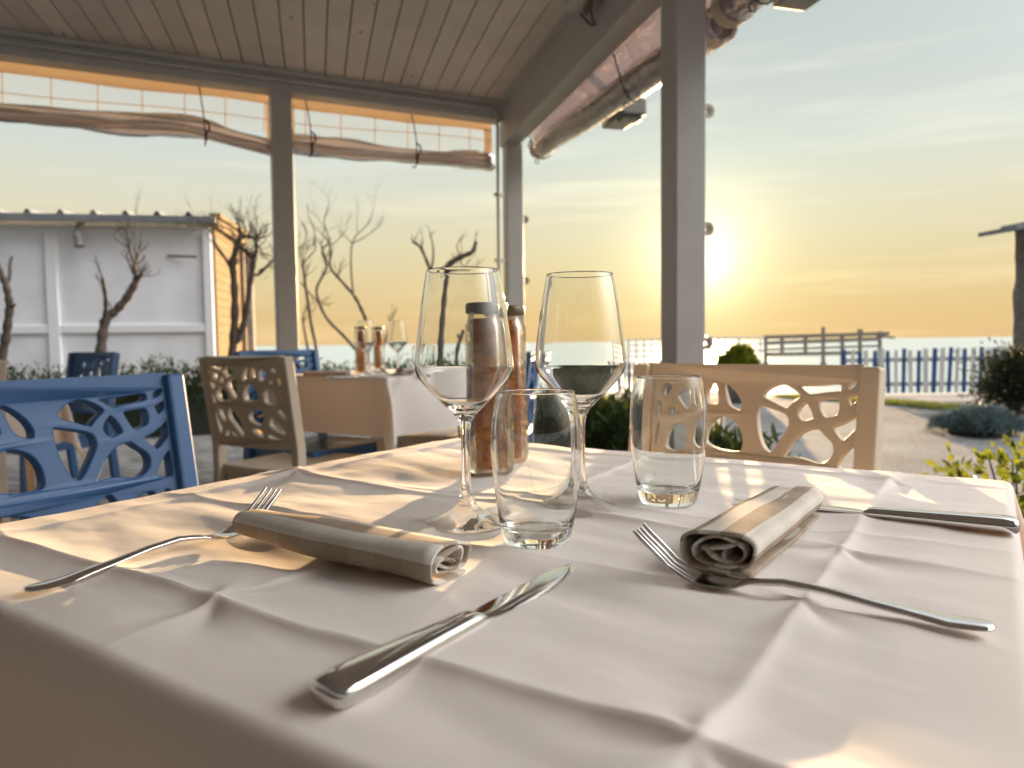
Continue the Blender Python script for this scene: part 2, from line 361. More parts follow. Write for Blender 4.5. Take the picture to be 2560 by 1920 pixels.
def paver_mat():
    M, nt, out = mat('stone_pavers'); N = nt.nodes.new; L = nt.links.new
    tc = N('ShaderNodeTexCoord'); b = N('ShaderNodeBsdfPrincipled'); b.inputs['Roughness'].default_value = .95; b.inputs['Specular IOR Level'].default_value = .1
    mp = N('ShaderNodeMapping'); mp.inputs['Rotation'].default_value = (0, 0, R(20)); L(tc.outputs['Object'], mp.inputs[0])
    br = N('ShaderNodeTexBrick'); br.inputs['Scale'].default_value = 1; br.inputs['Brick Width'].default_value = .22; br.inputs['Row Height'].default_value = .11; br.inputs['Mortar Size'].default_value = .008
    br.inputs['Color1'].default_value = (.13, .124, .118, 1); br.inputs['Color2'].default_value = (.19, .18, .172, 1); br.inputs['Mortar'].default_value = (.07, .065, .06, 1); L(mp.outputs[0], br.inputs[0])
    n = N('ShaderNodeTexNoise'); n.inputs['Scale'].default_value = 9; n.inputs['Detail'].default_value = 6; L(tc.outputs['Object'], n.inputs[0])
    mx = N('ShaderNodeMix'); mx.data_type = 'RGBA'; mx.blend_type = 'OVERLAY'; mx.inputs[0].default_value = .6; L(br.outputs[0], mx.inputs[6]); L(n.outputs[0], mx.inputs[7]); L(mx.outputs[2], b.inputs['Base Color'])
    bp = N('ShaderNodeBump'); bp.inputs['Distance'].default_value = .006; bp.invert = True; L(br.outputs['Fac'], bp.inputs['Height']); L(bp.outputs[0], b.inputs['Normal'])
    L(b.outputs[0], out.inputs[0]); return M
def sea_mat():
    M, nt, out = mat('sea_water'); N = nt.nodes.new; L = nt.links.new
    tc = N('ShaderNodeTexCoord'); b = N('ShaderNodeBsdfPrincipled'); b.inputs['Base Color'].default_value = (.34, .40, .395, 1); b.inputs['Specular IOR Level'].default_value = .10; b.inputs['Roughness'].default_value = .28; b.inputs['IOR'].default_value = 1.33
    mp = N('ShaderNodeMapping'); mp.inputs['Scale'].default_value = (.35, 1.0, 1); L(tc.outputs['Object'], mp.inputs[0])
    n = N('ShaderNodeTexNoise'); n.inputs['Scale'].default_value = .9; n.inputs['Detail'].default_value = 8; n.inputs['Roughness'].default_value = .62; L(mp.outputs[0], n.inputs[0])
    bp = N('ShaderNodeBump'); bp.inputs['Distance'].default_value = .55; bp.inputs['Strength'].default_value = .8; L(n.outputs[0], bp.inputs['Height']); L(bp.outputs[0], b.inputs['Normal'])
    L(b.outputs[0], out.inputs[0]); return M
fr = lambda a, b, n: [a+(b-a)*i/n for i in range(n+1)]
M_ground = ground_mat(); M_paver = paver_mat()
M_sand = pbr('pale_sand', (.24, .215, .19), .95, noise=(3, .12), bump=(30, .006))
M_turf = pbr('turf', (.13, .15, .05), .95, noise=(7, .3), bump=(60, .01))
sheet('ground', fr(-22, 22, 88), fr(-9, 21.5, 122), M_ground)
b = MB(); b.box((0, 0, -2.6), (90000, 90000, .5)); tag(b.build('sea', sea_mat()), kind='structure')
def in_terrace(x, y): return y < 7.1+.325*(x+2.1) and x < 1.35+.22-.2737*y + (3 if y < .2 else 0)
sheet('terrace_floor', fr(-14, 3, 136), fr(-8, 8.4, 131), M_paver, .004, in_terrace)
sheet('sand_path', fr(.9, 16, 90), fr(8.2, 18, 60), M_sand, .004, lambda x, y: y > max(8.35, 12.9-.55*x) and (x < 5.6 or y < 12.6))
sheet('lawn', fr(-8, 2.0, 60), fr(8.7, 18, 60), M_turf, .006, lambda x, y: x < 1.7-.12*math.sin(y*2.1))
sheet('grass_strip', fr(3.4, 6.4, 60), fr(7.6, 11.4, 76), M_turf, .009, lambda x, y: abs((y-9.2)+3.3*(x-4.9)+.15*math.sin(5*x)) < .75 and y > 8.0)
def blades(name, n, samp, h, label=None):
    b = MB()
    for _ in range(n):
        x, y = samp()
        if x is None: continue
        z = gz(x, y)+.006; a = random.random()*6.28; l = h*random.uniform(.5, 1.3); w = l*.12; dx, dy = math.cos(a), math.sin(a); t = random.uniform(-.5, .5)
        b.add([(x-dy*w, y+dx*w, z), (x+dy*w, y-dx*w, z), (x+dx*l*t, y+dy*l*t, z+l)], [(0, 1, 2)])
    return tag(b.build(name, M_grass), kind='stuff')
blades('grass', 5000, lambda: (lambda y: (4.9-(y-9.2)/3.3+random.uniform(-.22, .22), y))(random.uniform(8.1, 11.2)), .06)
blades('lawn_grass', 5000, lambda: (random.uniform(-1.0, 1.55), random.uniform(9.0, 15)), .07)

# ------------------------------------------------------------------ pergola
PC = Vector((-.035, 5.056, 0)); DL = Vector((-.9048, -.4258, 0)); NL = Vector((-.4258, .9048, 0)); DR = Vector((.2640, -.9645, 0)); NR = Vector((.9645, .2640, 0))
ZC, ZL, ZR = 2.575, 2.45, 2.297
def Lp(s, o, z): p = PC+DL*s+NL*o; return Vector((p.x, p.y, z))
def Rp(s, o, z): p = PC+DR*s+NR*o; return Vector((p.x, p.y, z))
pg = empty('pergola', (PC.x, PC.y, 0), 0, 'white painted wooden pergola with a boarded ceiling over the tables', 'pergola')
def child(b, name, mats, parent, **k):
    "build in world coordinates, then hang under parent without moving"
    o = b.build(name, mats, None, **k); o.parent = parent; o.matrix_parent_inverse = parent.matrix_basis.inverted() if parent.parent is None else (parent.parent.matrix_basis @ parent.matrix_parent_inverse @ parent.matrix_basis).inverted(); return o
b = MB()
nb = 52
for i in range(nb):
    s0 = .002+i*.1165+0.0
    a = PC+DL*0; w = .1105
    # board i: strip parallel to DR at a perpendicular distance from the right-hand beam
    off = -(.03+(i+.5)*.1165)
    p = PC+NR*off; # start on the left beam line
    t0 = (p-PC).dot(NL)/(-DR.dot(NL))
    q0 = p+DR*(t0-.10); q1 = p+DR*(7.6)
    b.bar((q0.x, q0.y, ZC+.009+random.uniform(-.0008, .0008)), (q1.x, q1.y, ZC+.009), w, .018)
child(b, 'ceiling_boards', M_ceil, pg, bevel=.0025)
b = MB(); rgn = random.Random(3)
for i in range(46):
    k = rgn.randint(0, 22); q = PC-NR*(.03+k*.1165+rgn.choice((.0, .015, .06)))+DR*rgn.uniform(.2, 3.2); z = ZC-.0012; r = rgn.uniform(.004, .010); a_ = rgn.random()*3
    b.tube([(q.x, q.y, z), (q.x, q.y, z+.003)], r, 8)
child(b, 'knots', M_groove, pg)['kind'] = 'stuff'
b = MB(); b.add([Lp(-.2, .1, ZC+.02), Lp(6.4, .1, ZC+.02), Lp(6.4, .1, ZC+.02)+DR*7.8, Lp(-.2, .1, ZC+.02)+DR*7.8], [(0, 1, 2, 3)]); child(b, 'ceiling_deck', M_groove, pg)
b = MB(); b.bar(Rp(-.35, -.62+.0, ZC+.16)-NR*2.4, Rp(7.7, -.62, ZC+.16)-NR*2.4, 6.6, .08); child(b, 'roof_covering', M_roof, pg)
b = MB(); b.bar(Lp(.0, .06, (ZL+ZC)/2+.02), Lp(6.3, .06, (ZL+ZC)/2+.02), .12, ZC-ZL+.04); child(b, 'beam', M_paint, pg, bevel=.004)
b = MB(); b.bar(Lp(.0, -.012, ZC-.016), Lp(6.3, -.012, ZC-.016), .022, .03); child(b, 'ceiling_trim', M_paint, pg, bevel=.004)
b = MB(); b.bar(Rp(-.02, -.018, ZC-.008), Rp(7.6, -.018, ZC-.008), .05, .022); child(b, 'ceiling_trim', M_paint, pg, bevel=.004)
b = MB(); b.bar(Rp(-.12, .06, ZR+.078), Rp(7.7, .06, ZR+.078), .12, .156); b.bar(Rp(-.12, .062, ZR+.225), Rp(7.7, .062, ZR+.225), .116, .134); child(b, 'beam', M_paint, pg, bevel=.004)
def post(c, w, ztop, rot):
    b = MB(); A = Matrix.Rotation(rot, 3, 'Z'); b.box((c.x, c.y, ztop/2), (w, w, ztop), A); b.box((c.x, c.y, .06), (w+.02, w+.02, .12), A)
    return child(b, 'post', M_paint, pg, bevel=.006)
rotR = math.atan2(NR.y, NR.x); rotL = math.atan2(DL.y, DL.x)
def eyelet(parent, p, d, sc=1.0):
    "flat metal eye plate sticking out along d"
    b = MB(); d = Vector(d).normalized(); up = Vector((0, 0, 1)); n = d.cross(up); ring = []
    outer = [(-.001, -.016), (.012, -.018), (.022, -.014), (.028, 0), (.022, .014), (.012, .018), (-.001, .016)]
    outer = smoothpts(outer, 1, False); inner = [(.013+.006*math.cos(a), .011*math.sin(a)) for a in [math.pi-2*math.pi*i/len(outer) for i in range(len(outer))]]
    k = len(outer)
    for t in (-.0025, .0025):
        ring += [[Vector(p)+d*x*sc+up*y*sc+n*t for x, y in q] for q in (outer, inner)]
    o1, i1, o2, i2 = ring; vs = o1+i1+o2+i2; fs = []
    for j in range(k-1):
        fs += [(j, j+1, k+j+1, k+j), (2*k+j, 3*k+j, 3*k+j+1, 2*k+j+1), (j, 2*k+j, 2*k+j+1, j+1), (k+j, k+j+1, 3*k+j+1, 3*k+j)]
    b.add(vs, fs); return child(b, 'eye_plate', M_plate, parent, smooth=40)
pc = Rp(-.0, .06, 0); p1 = post(Vector((pc.x+.0, pc.y+.045, 0)), .118, ZR+.002, rotR)
pb = Vector((.614, 2.685, 0))+NR*.0625-DR*.0625; p2 = post(pb, .125, ZR+.002, rotR)
pl = Vector((-1.372, 4.427, 0))+NL*.056; p3 = post(pl, .122, ZL+.002, rotL)
for z in (1.77, 1.335, .905): eyelet(p2, Vector((pb.x, pb.y, z))+NR*.0625+DR*.05, NR, 1.5)
for z in (1.777, 1.35): eyelet(p1, Vector((pc.x, pc.y+.045, z))+NR*.059+DR*.05, NR, 1.5)
# grey electric conduit along the left beam, turning down the corner post
b = MB(); pts = [Lp(6.2, -.026, ZL+.052), Lp(3, -.026, ZL+.056), Lp(.16, -.026, ZL+.060), Lp(.10, -.026, ZL+.055), Lp(.065, -.026, ZL+.03), Lp(.058, -.026, ZL-.02), Lp(.058, -.02, 2.2), Lp(.052, -.0, 1.2), Lp(.052, -.0, .02)]
b.tube(smoothpts(pts, 1, False), .011, 10); cd = child(b, 'conduit', M_paint, pg, smooth=60)
for z in (1.94, 1.49, .9):
    b = MB(); b.bar(Lp(.075, .0, z), Lp(-.0, .01, z), .028, .022); child(b, 'clip', M_plate, cd)

# roll-up clear plastic blinds
def drape_tube(path, rad, n=16, seed=0, rough=.25, sq=1.0):
    "crumpled roll of sheet along a path"
    b = MB(); k = len(path); secs = []; rg = np.random.default_rng(seed)
    ph = rg.random(6)*6.28
    for i, p in enumerate(path):
        t = (Vector(path[min(i+1, k-1)])-Vector(path[max(i-1, 0)])).normalized(); x = t.cross(Vector((0, 0, 1))).normalized(); z = x.cross(t)
        r = rad[i] if isinstance(rad, list) else rad; q = []
        for j in range(n):
            a = 2*math.pi*j/n
            f = 1+rough*(.5*math.sin(3*a+ph[0]+i*.35)+.35*math.sin(5*a+ph[1]-i*.6)+.3*math.sin(i*.9+ph[2])*math.cos(a)+.2*(rg.random()-.5))
            q.append(Vector(p)+(x*math.cos(a)*.8+z*math.sin(a)*sq)*r*f)
        secs.append(q)
    b.loft(secs, True, True); return b
def left_blind(s0, s1, label, droop, seed, cords, first):
    t = empty('roll_up_blind', Lp((s0+s1)/2, .16, 2.13), 0, label, 'blind', 'roll-up clear plastic blinds under the roof edge')
    n = int((s0-s1)/.06); ss = [s0+(s1-s0)*i/n for i in range(n+1)]
    wv = [.006*math.sin(3.1*s+seed)+.004*math.sin(7.7*s) for s in ss]
    b = MB(); b.grid(np.array([[Lp(s, .158+.004*math.sin(5*s+k), z) for s in ss] for k, z in enumerate((2.487, 2.445, 2.408))]) + np.array([[(0, 0, w*(.0, .5, 1)[k]) for w in wv] for k in range(3)])); child(b, 'valance', M_fabric, t, smooth=60)
    # side hems
    for e in (s0, s1):
        d = (s1-s0)/abs(s1-s0)*(1 if e == s0 else -1)*(.05 if first else .06)
        b = MB(); b.grid(np.array([[Lp(x, .160, z) for x in (e, e+d)] for z in (2.43, 2.35, 2.28, 2.21, 2.14)])); child(b, 'hem', M_fabric, t)
    b = MB(); b.grid(np.array([[Lp(s, .163+.003*math.sin(9*s+k), z) for s in ss] for k, z in enumerate((2.42, 2.37, 2.32, 2.27, 2.235))])); child(b, 'window_sheet', M_window, t, smooth=60)
    b = MB(); s = s0-.13*(1 if s0 > s1 else -1)
    while s > s1+.05:
        b.bar(Lp(s, .156, 2.415), Lp(s+.006, .156, 2.24), .005, .003, NL); s -= .224
    zz = [2.318+(.03 if not first else 0)*(1-(x-s1)/(s0-s1))+.008*math.sin(4*x)-(.03*((x-s1)/(s0-s1)) if first else 0) for x in ss]
    b.tube([Lp(x, .156, z) for x, z in zip(ss, zz)], .0028, 5); child(b, 'grid_thread', M_thread, t)
    zc = [2.200+.012*math.sin(2.3*x+seed)+droop(x) for x in ss]
    bb = drape_tube([Lp(x, .15, z) for x, z in zip(ss, zc)], [.056+.010*math.sin(5.1*x+seed) for x in ss], 14, seed, .28, 1.0); child(bb, 'roll', M_rollpvc, t, smooth=180)
    bb = drape_tube([Lp(x, .15, z-.012) for x, z in zip(ss, zc)], [.036+.006*math.sin(4*x+seed) for x in ss], 10, seed+5, .4, .8); child(bb, 'inner_roll', M_rollpvc, t, smooth=180)
    for s, dx in cords:
        zb = 2.13+droop(s); b = MB(); b.tube([Lp(s, .138, 2.485), Lp(s-.01, .10, 2.38), Lp(s-.02, .085, 2.28), Lp(s-.024, .088, 2.2), Lp(s-.026, .11, zb), Lp(s-.026, .15, zb-.012), Lp(s-.026, .20, zb+.01)], .0042, 6)
        b.tube([Lp(s-.02, .085, 2.255), Lp(s-.045, .075, 2.235), Lp(s-.05, .08, 2.20), Lp(s-.03, .085, 2.175), Lp(s-.03, .09, 2.12)], .006, 6); child(b, 'tie_cord', M_cord, t, smooth=60)
    return t
left_blind(4.6, 1.50, 'clear plastic blind rolled up and sagging, left of the first post', lambda s: -.006+(.012 if 1.75 < s < 2.3 else 0)*math.sin((s-1.75)/.55*math.pi)-max(0, 1.95-s)*.12, 3, [(1.93, 0), (4.1, 0)], True)
left_blind(1.44, .02, 'clear plastic blind rolled up between the two far posts', lambda s: -.016+.01*s/1.4, 8, [(1.315, 0), (.625, 0)], False)
def right_blind(s0, s1, label, zf, seed):
    t = empty('roll_up_blind', Rp((s0+s1)/2, .24, 2.1), 0, label, 'blind', 'roll-up clear plastic blinds under the roof edge')
    n = int((s1-s0)/.07); ss = [s0+(s1-s0)*i/n for i in range(n+1)]
    b = MB()
    for off, dz in ((0, 0), (.02, .01)):
        b.grid(np.array([[Rp(s, .135+.10*k+off*k+.006*math.sin(9*s+3*k), 2.385*(1-k)+(zf(s)+.055)*k-dz*k-.02*math.sin(k*math.pi)+.004*math.sin(17*s+5*k)) for s in ss] for k in (0, .25, .5, .75, 1)]))
    child(b, 'hanging_sheet', M_rollpvc2, t, smooth=60)
    prof = []
    for i in range(34):     # spiral section of the roll, about two and a half turns
        a = 2*math.pi*i/13; r = .082-.0011*i; prof.append((r*math.cos(a+1.2), r*math.sin(a+1.2)*.92))
    b = MB(); rg = np.random.default_rng(seed)
    secs = []
    for s in ss:
        k = 1+.05*math.sin(2.2*s+seed)+.02*math.sin(9*s); c = Rp(s, .245, zf(s)); secs.append([c+NR*x*k+Vector((0, 0, z*k+.004*math.sin(5*s+9*x))) for x, z in prof])
    b.loft(secs, False, False); child(b, 'roll', M_rollpvc2, t, smooth=180)
    for e, sec in ((0, secs[0]), (-1, secs[-1])):   # fabric hem round each end
        b = MB(); d = DR*(.06 if e == 0 else -.06); c = Rp(ss[e], .245, zf(ss[e]))
        b.loft([[c+(p-c)*1.03 for p in sec[:14]], [c+(p-c)*1.03+d for p in sec[:14]]], False, False); child(b, 'end_hem', M_fabric, t, smooth=180)
    return t
def tie(parent, s, zf, loop=False):
    b = MB(); z = zf(s)
    b.tube(smoothpts([Rp(s, .122, 2.40), Rp(s, .125, 2.33), Rp(s+.02, .15, z+.06), Rp(s+.035, .16, z), Rp(s+.03, .19, z-.07), Rp(s+.02, .24, z-.088), Rp(s, .30, z-.05)], 1, False), .004, 6)
    c = Rp(s+.028, .19, z-.125)
    b.tube([c+NR*.014*math.cos(a)+Vector((0, 0, .014*math.sin(a)+.02)) for a in [6.3*i/10 for i in range(11)]], .003, 6)
    if loop: b.tube([Rp(s+.03, .155, z+.02), Rp(s+.06, .14, z+.03), Rp(s+.0, .14, z), Rp(s+.05, .14, z-.03), Rp(s+.02, .15, z-.05), Rp(s+.05, .16, z-.08)], .005, 6)
    child(b, 'tie_cord', M_cord, parent, smooth=60)
zf1 = lambda s: 2.255-.052*s+.004*math.sin(3*s)
rb1 = right_blind(.05, 2.36, 'shiny clear plastic blind rolled up below the right hand beam', zf1, 4); tie(rb1, .12, zf1, True); tie(rb1, 1.58, zf1)
zf2 = lambda s: 2.165-.0*s
rb2 = right_blind(2.42, 4.7, 'clear plastic blind rolled up at the upper edge, right of the big post', zf2, 9); tie(rb2, 2.62, zf2)
# flood lights outside the beam, and the lamp with its hanging cable
def flood(p, label):
    t = empty('floodlight', p, 0, label, 'floodlight', 'floodlights on the outside of the beam')
    A = Matrix((DR, NR, Vector((0, 0, 1)))).transposed()
    b = MB(); b.box(p, (.30, .14, .085), A); b.box(p+Vector((0, 0, -.052))+DR*.08, (.09, .12, .02), A); child(b, 'housing', M_grey, t, bevel=.008)
    b = MB(); b.bar(p+Vector((0, 0, .03))-NR*.02, p-NR*.25+Vector((0, 0, .22)), .03, .03); child(b, 'bracket', M_grey, t)
flood(Vector((.47, 4.05, 2.185))+NR*.18, 'grey floodlight box hanging beyond the rolled blind under the beam')
flood(Vector((.98, 2.55, 2.17))+NR*.10, 'dark floodlight corner at the top edge, right of the big post')
def ceiling_lamp():
    c = Rp(1.74, -.10, 2.50); t = empty('ceiling_lamp', c, heading(165), 'cream lamp bracket under the ceiling boards with a hanging black cable', 'lamp')
    b = MB(); b.box((0, 0, .01), (.10, .16, .13)); b.box((.04, .03, -.02), (.05, .12, .09)); b.box((0, 0, .072), (.14, .2, .012)); b.build('housing', M_paint, t, bevel=.008)
    b = MB(); b.tube([(-.03, -.04, -.01), (-.05, -.03, -.05), (-.03, .0, -.085), (-.03, .05, -.08), (-.035, .075, -.03)], .014, 8); b.build('lamp_arm', M_groove, t, smooth=60)
    b = MB(); b.tube(smoothpts([(-.05, -.16, 0), (-.085, -.15, -.05), (-.10, -.10, -.10), (-.09, -.04, -.115), (-.06, 0, -.10), (-.04, .03, -.07)], 2, False), .0045, 6); b.build('cable', M_cord, t, smooth=60)
ceiling_lamp()

# ------------------------------------------------------------------ tables and cloths
def table(center, az, size, h, label, group=None):
    t = empty('table', center, heading(az), label, 'table', group)
    b = MB(); b.box((0, 0, h-.018), (size-.02, size-.02, .03)); b.build('table_top', M_cream, t, bevel=.005)
    for sx in (-1, 1):
        for sy in (-1, 1):
            b = MB(); c = size/2-.06; b.loft([[Vector((sx*c+x*w, sy*c+y*w, z)) for x, y in ((-1, -1), (1, -1), (1, 1), (-1, 1))] for z, w in ((0, .024), (h-.035, .034))]); b.build('leg', M_cream, t, bevel=.006)
    return t
def tablecloth(center, az, size, h, over, n, detail, seed, label, group):
    """square cloth laid over the table top: creased where it was folded, hanging at the edges, coned at the corners"""
    half = size/2; E_ = half+over; Rr = .009
    g = np.linspace(-E_, E_, n)
    # keep a dense line of points round the edge bend
    X, Y = np.meshgrid(g, g, indexing='ij')
    ox = np.maximum(np.abs(X)-half, 0); oy = np.maximum(np.abs(Y)-half, 0); sx = np.sign(X); sy = np.sign(Y)
    cx = np.clip(X, -half, half); cy = np.clip(Y, -half, half)
    Hh = np.zeros_like(X)
    if detail:
        wob = lambda t, k: .0035*noise2(t*5, t*0+k, 3)
        def crease(d, along, amp, w, k, lean=1.0):
            # a pressed fold: steep on one side, easing off on the other
            a = amp*(.8+.5*noise2(along*6+k*3.3, along*0+k, 17+k)); q = d-wob(along, k)
            return a*np.exp(-np.abs(q)/np.where(q*lean > 0, w*.55, w*1.9))
        # folds running away from the viewer, then across
        Hh += crease(X+.339, Y, .0030, .009, 1) + crease(X+.019, Y, .0026, .010, 2) + crease(X-.289, Y, .0036, .011, 3)
        Hh += crease(Y+.328, X, .0048, .010, 4, -1) + crease(Y+.003, X, .0034, .009, 5, -1) + crease(Y-.327, X, .0031, .008, 6, -1) + crease(Y+.1425, X, .0022, .010, 7, -1) + crease(Y-.36+.03*X, X, .0016, .006, 8, -1) + crease(Y-.03-.10*X, X, .0016, .007, 9, -1)
        # one side of a fold sits a touch lower: soft pillows between the folds
        Hh += .0012*np.sin((X+.3375)*2*math.pi/.32)*np.sin((Y+.32)*2*math.pi/.325)
        Hh += .0022*noise2(X*6+2, Y*7, 5) + .0013*noise2(X*11, Y*19, 6) + .0013*noise2(X*4+Y*3, Y*26, 12) + .0009*noise2(X*7-Y*4, Y*38+X*9, 14) + .0007*noise2(X*30, Y*9+X*4, 15) + .00042*noise2(X*20+Y*6, Y*48, 8) + .00014*noise2(X*55+Y*20, Y*110, 9)
        # little star wrinkles where the folds cross
        for px, py, a, q in ((.289, -.003, 0, 1), (.289, -.1425, .2, 2), (-.019, -.328, .1, 3), (.289, .327, -.1, 4), (-.339, -.003, 0, 5), (.289, -.328, .1, 6)):
            dx, dy = X-px, Y-py; r = np.hypot(dx, dy); th = np.arctan2(dy, dx)
            Hh += .0010*np.sin(th*5+q)*np.exp(-(r/.075)**2)*np.minimum(r/.012, 1)
        Hh *= 1.15; Hh = Hh-np.quantile(Hh, .02); Hh = np.maximum(Hh, 0)
        edge = np.clip((half-np.maximum(np.abs(cx), np.abs(cy)))/.05, 0, 1); Hh *= .35+.65*edge
    else:
        Hh += .0012*noise2(X*7, Y*8, seed)+.0012
    def bend(d):
        a = np.minimum(d/Rr, math.pi/2); hx = Rr*np.sin(a); dz = -(Rr-Rr*np.cos(a)) - np.maximum(d-Rr*math.pi/2, 0); return hx, dz
    r = np.hypot(ox, oy); both = (ox > 0) & (oy > 0)
    hx, dz = bend(r)
    phi = np.arctan2(oy, ox)
    flare = np.where(both, .26*np.sin(2*phi)**1.0, 0)
    fold = .022*np.sin(phi*4+.4)*np.where(both, np.sin(2*phi), 0)*np.clip(r/.12, 0, 1)
    drop = -dz
    hor = hx + drop*flare + fold*np.clip(drop/.1, 0, 1)
    # gentle folds in the flat flaps
    along = np.where(ox > 0, Y, X)
    hor = hor + np.where(~both, 1, np.cos(2*phi)**2)*np.clip(drop/.08, 0, 1)*(.010*noise2(along*7, along*0+1.5, seed+2)+.008)
    ux = np.where(r > 0, ox/np.maximum(r, 1e-9), 0)*sx; uy = np.where(r > 0, oy/np.maximum(r, 1e-9), 0)*sy
    P = np.stack([cx+ux*hor, cy+uy*hor, h+Hh*np.clip(1-drop/.05, 0, 1)+dz*np.where(both, .97, 1)], -1)
    b = MB(); b.grid(P)
    o = b.build('tablecloth', M_cloth, smooth=180, loc=center); o.rotation_euler = (0, 0, heading(az))
    tag(o, label, 'tablecloth', group); return o
U1, V1 = dirv(33.7), dirv(123.7)
T1 = U1*.593+V1*(-.381)
table(T1, 33.7, .778, .748, 'square table under the creased white cloth nearest to the viewer', 'square dining tables')
cl1 = tablecloth(T1, 33.7, .792, .749, .27, 560, True, 1, 'creased white tablecloth laid with glasses and cutlery in the foreground', 'white tablecloths')
U2, V2 = dirv(32), dirv(122)
C2 = Vector((-.507, 2.90, 0)); T2 = C2+U2*.35-V2*.35; T2.z = .02
table(T2, 32, .69, .760, 'square table under a white cloth behind the dove coloured chair', 'square dining tables')
tablecloth(T2, 32, .70, .762, .25, 90, False, 4, 'white tablecloth with a long hanging corner on the second table', 'white tablecloths')
C3 = Vector((-1.845, 2.91, 0)); U3, V3 = dirv(33.7), dirv(123.7)
T3 = C3-U3*.4-V3*.4; T3.z = .02
table(T3, 33.7, .79, .755, 'square table at the left edge, cream legs showing through the blue chair back', 'square dining tables')
tablecloth(T3, 33.7, .80, .757, .25, 90, False, 7, 'white tablecloth on the table at the left edge, behind the blue chair', 'white tablecloths')

# ------------------------------------------------------------------ chairs with pierced backs
HOLES = [[(174, 40), (176, 30), (185, 27), (190, 25), (190, 34), (180, 41)],
 [(177, 61), (175, 55), (187, 50), (191, 48), (191, 60), (182, 68), (179, 68)],
 [(91, 38), (94, 33), (122, 33), (160, 29), (162, 39), (160, 45), (136, 47), (114, 51), (109, 51)],
 [(24, 58), (34, 43), (51, 34), (63, 32), (79, 40), (93, 51), (92, 57), (80, 66), (72, 77), (67, 77), (50, 69)],
 [(124, 60), (140, 59), (160, 57), (162, 69), (160, 84), (152, 87), (139, 91), (132, 80)],
 [(90, 86), (93, 76), (101, 66), (106, 66), (114, 78), (119, 92), (112, 95), (99, 100)],
 [(15, 80), (20, 75), (44, 81), (64, 87), (74, 94), (76, 111), (70, 122), (58, 143), (48, 156), (41, 158), (31, 149), (22, 129), (17, 104)],
 [(154, 110), (154, 105), (168, 100), (183, 89), (191, 80), (191, 106), (187, 111), (177, 122), (170, 127), (165, 121)],
 [(106, 116), (124, 112), (131, 113), (141, 123), (151, 130), (156, 141), (154, 155), (147, 163), (136, 170), (122, 169), (101, 163), (73, 166), (71, 163), (78, 152), (87, 134)],
 [(191, 133), (191, 172), (186, 176), (164, 173), (169, 156), (183, 138)],
 [(-53, 35), (-47, 33), (-33, 42), (-20, 56), (-13, 70), (-13, 81), (-17, 86), (-38, 79), (-45, 61)],
 [(-80, 38), (-64, 35), (-57, 72), (-61, 75), (-80, 77), (-84, 58)],
 [(-62, 104), (-48, 99), (-24, 108), (-11, 125), (-7, 145), (-9, 160), (-20, 164), (-55, 162), (-78, 152), (-80, 138), (-74, 118)],
 [(-96, 44), (-106, 42), (-131, 55), (-136, 64), (-116, 84), (-99, 90), (-93, 75)],
 [(-145, 45), (-169, 36), (-172, 58), (-163, 65)],
 [(-129, 96), (-147, 80), (-155, 86), (-149, 101)],
 [(-172, 76), (-186, 76), (-186, 104), (-173, 102)],
 [(-108, 116), (-138, 117), (-152, 130), (-158, 148), (-158, 167), (-131, 176), (-102, 166)],
 [(-172, 120), (-184, 120), (-187, 160), (-180, 160)],
 [(88, 190), (76, 192), (48, 212), (26, 240), (20, 280), (26, 299), (38, 299), (62, 267), (92, 240), (101, 218)],
 [(150, 195), (117, 205), (115, 236), (130, 252), (151, 232), (160, 205)],
 [(-67, 190), (-89, 199), (-92, 224), (-76, 250), (-54, 252), (-28, 240), (-16, 224), (-27, 202)],
 [(-148, 195), (-165, 189), (-187, 202), (-188, 236), (-169, 222)],
 [(-122, 214), (-152, 238), (-174, 262), (-176, 281), (-161, 284), (-121, 264), (-108, 242)],
 [(-18, 258), (-38, 264), (-70, 267), (-78, 298), (-51, 295), (-27, 279)],
 [(-98, 277), (-114, 285), (-139, 295), (-164, 298), (-160, 304), (-101, 304), (-94, 292)],
 [(124, 271), (107, 272), (109, 299), (142, 302)],
 [(93, 276), (78, 284), (56, 294), (57, 300), (95, 299)],
 [(170, 195), (188, 205), (189, 250), (176, 290), (160, 296), (150, 268), (166, 240)]]
def bend_back(x, t):
    "point of the chair back: x across (m), t down from the top (m), before thickness"
    y = -.205-.052*(1-t/.36) - .022*(1-(x/.2)**2)
    z = .866-t*.988 - .006*(1-(x/.2)**2)*max(0, 1-t/.1)
    return y, z
def grow(h):
    "round the corners of a hole and open it a little"
    q = smoothpts(h, 2); cx = sum(p[0] for p in q)/len(q); cy = sum(p[1] for p in q)/len(q)
    mr = sum(math.hypot(p[0]-cx, p[1]-cy) for p in q)/len(q); k = 1+min(.28, 3.0/mr)
    return [(min(max(cx+(x-cx)*k, -193.5), 193.5)/1000, (cy+(y-cy)*k)/1000) for x, y in q]
